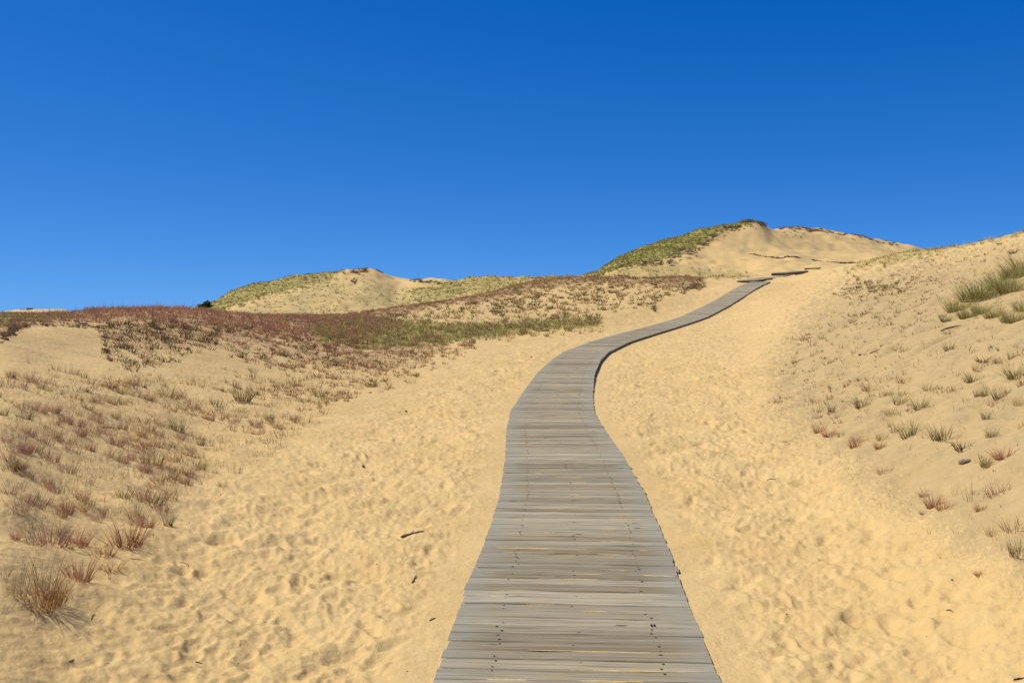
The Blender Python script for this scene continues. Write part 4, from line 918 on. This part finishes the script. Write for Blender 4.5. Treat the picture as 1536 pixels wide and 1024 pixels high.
for k, (dx_, px_u) in enumerate(((0, 977), (0, 981.5))):
    i = int(np.argmin(np.abs(PATH[:, 1]-4.585))); X = (px_u-CU)/F*4.585; px_z = PATH[i, 2]+.006
    lump(px_u, 938, 4.4, ['left', 'right'][k]+' of two black droppings on the boardwalk planks', M_DARK, 'dropping', 'dropping', 'droppings on the boardwalk', .6, px=(X, 4.585))
for u, v in ((1177,349),(1181,353),(1186,351),(1189,357),(1193,355),(1197,351),(1201,357),(1206,352),(1204,354)): lump(u, v, random.uniform(2, 3.6), 'small fallen turf clod on the bright left part of the rear dune face', M_TURF, 'turf_clod', 'turf clod', 'fallen clods on the rear dune left part', .5)
for u, v in ((1254,361),(1258,359),(1263,362),(1268,359),(1272,362),(1279,358),(1282,360)): lump(u, v, random.uniform(2, 3.4), 'small fallen turf clod on the middle of the rear dune face', M_TURF, 'turf_clod', 'turf clod', 'fallen clods on the rear dune middle', .5)
SPECK = [(541,788),(578,799),(704,715),(719,713),(565,850),(611,1007),(545,1019),(285,820),(253,792),(357,993),(162,1000),(90,956),(1040,619),(1105,717),(1092,754),(1088,764),(1192,808),(1363,862),(1428,871),(1392,886),(1390,952),(1475,978),(1194,841),(1285,693),(645,589),(611,626),(625,642),(680,642),(797,535),(759,555),(952,608),(1052,504),(1141,489),(1010,560),(430,938),(398,930),(480,857),(1240,788),(1180,930)]
for u, v in SPECK: lump(u, v, random.uniform(1.4, 3.0), 'tiny dark speck of debris lying on the trampled sand', M_DARK if random.random() < .6 else M_DEAD, 'debris', 'debris', 'specks of debris on the sand', random.uniform(.3, .6))

# ------------------------------------------------------------------ bush behind the red ridge
def bush(u, v, w, h, Y, label):
    x = (u-CU)/F*Y; zb = zof(Y, v); W = w*Y/F; H = h*Y/F; r = np.random.default_rng(4)
    root = tag(link('bush', None, loc=(x, Y, zb)), label, 'bush')
    stems = []
    for k in range(7):
        a = r.uniform(0, 6.28); e = np.array([math.cos(a)*W*.35, math.sin(a)*W*.25, H*r.uniform(.5, .9)]); stems.append(tube([(0, 0, -.3), e*.5+(0, 0, .1), e], [.05, .035, .012], 5, r))
    link('stems', mesh_np('stems', *join(stems), M_DARK), root)
    n = 3000; c = r.normal(0, 1, (n, 3)); c[:, 0] += .3; c /= np.linalg.norm(c, axis=1)[:, None]; rad = r.random(n)**.4
    lob = 1+.38*np.sin(c[:, 0]*5+1)+.25*np.sin(c[:, 2]*6+c[:, 1]*4)
    P = c*rad[:, None]*lob[:, None]*np.array([W/2, W/2.6, H*.5])+np.array([0, 0, H*.48]); P[:, 2] = np.maximum(P[:, 2], 0)
    t1 = r.normal(0, 1, (n, 3)); t1 /= np.linalg.norm(t1, axis=1)[:, None]; t2 = np.cross(t1, r.normal(0, 1, (n, 3))); t2 /= np.linalg.norm(t2, axis=1)[:, None]
    s = r.uniform(.05, .12, n)[:, None]; V = np.stack([P-t1*s, P+t2*s*.5, P+t1*s, P-t2*s*.5], 1).reshape(-1, 3)
    col = np.repeat(np.array([.085, .11, .035])*r.uniform(.5, 1.7, n)[:, None], 4, 0)
    link('foliage', mesh_np('foliage', V, np.arange(n*4), [4]*n, M_LEAF, False, {'tint': ('FLOAT_COLOR', col)}), root)
bush(309, 467, 20, 14, 88, 'dark green bush at the left foot of the distant dune')

# ------------------------------------------------------------------ light, sky, camera
SUN_AZ = math.radians(-78); SUN_EL = math.radians(53)
w = bpy.data.worlds.new('World'); scene.world = w; w.use_nodes = True; nt = w.node_tree; nt.nodes.clear()
sky = nt.nodes.new('ShaderNodeTexSky'); sky.sky_type = 'NISHITA'; sky.sun_disc = False; sky.sun_elevation = SUN_EL; sky.sun_rotation = SUN_AZ
sky.altitude = 0; sky.air_density = .3; sky.dust_density = .0; sky.ozone_density = 10.
def vm(op, a, b):
    n_ = nt.nodes.new('ShaderNodeVectorMath'); n_.operation = op
    for i_, v_ in ((0, a), (1, b)):
        if isinstance(v_, tuple): n_.inputs[i_].default_value = v_
        else: nt.links.new(v_, n_.inputs[i_])
    return n_.outputs[0]
# film-like response of the deep polarised blue: A x / (1 + K x) per channel
xs = vm('MAXIMUM', vm('SUBTRACT', sky.outputs[0], (.30, 0, 0)), (.02, .02, .02))
num = vm('MULTIPLY', xs, (1.0, 1.98, 4.0)); den = vm('ADD', vm('MULTIPLY', xs, (.38, .32, .355)), (1., 1., 1.))
bg = nt.nodes.new('ShaderNodeBackground'); bg.inputs[1].default_value = .1; wo = nt.nodes.new('ShaderNodeOutputWorld')
nt.links.new(vm('DIVIDE', num, den), bg.inputs[0]); nt.links.new(bg.outputs[0], wo.inputs[0])
ld = bpy.data.lights.new('sun', 'SUN'); ld.energy = 4.3; ld.angle = math.radians(.6); ld.color = (1, .94, .83)
lo = bpy.data.objects.new('sun', ld); COL.objects.link(lo)
sd = (math.sin(SUN_AZ)*math.cos(SUN_EL), math.cos(SUN_AZ)*math.cos(SUN_EL), math.sin(SUN_EL))
from mathutils import Vector
lo.rotation_euler = Vector(sd).to_track_quat('Z', 'Y').to_euler(); lo.location = (-20, 10, 30)
cd = bpy.data.cameras.new('camera'); cam = bpy.data.objects.new('camera', cd); COL.objects.link(cam)
cam.location = (0, 0, CZ); cam.rotation_euler = (math.pi/2, 0, 0); cd.sensor_width = 36; cd.lens = F/1536*36; cd.shift_y = -(512-HV)/1536
cd.clip_start = .1; cd.clip_end = 6000; scene.camera = cam
scene.view_settings.view_transform = 'Standard'; scene.view_settings.look = 'None'; scene.view_settings.exposure = 0; scene.view_settings.gamma = 1
scene.cycles.max_bounces = 6
print('tufts', count, 'rest', len(rest))
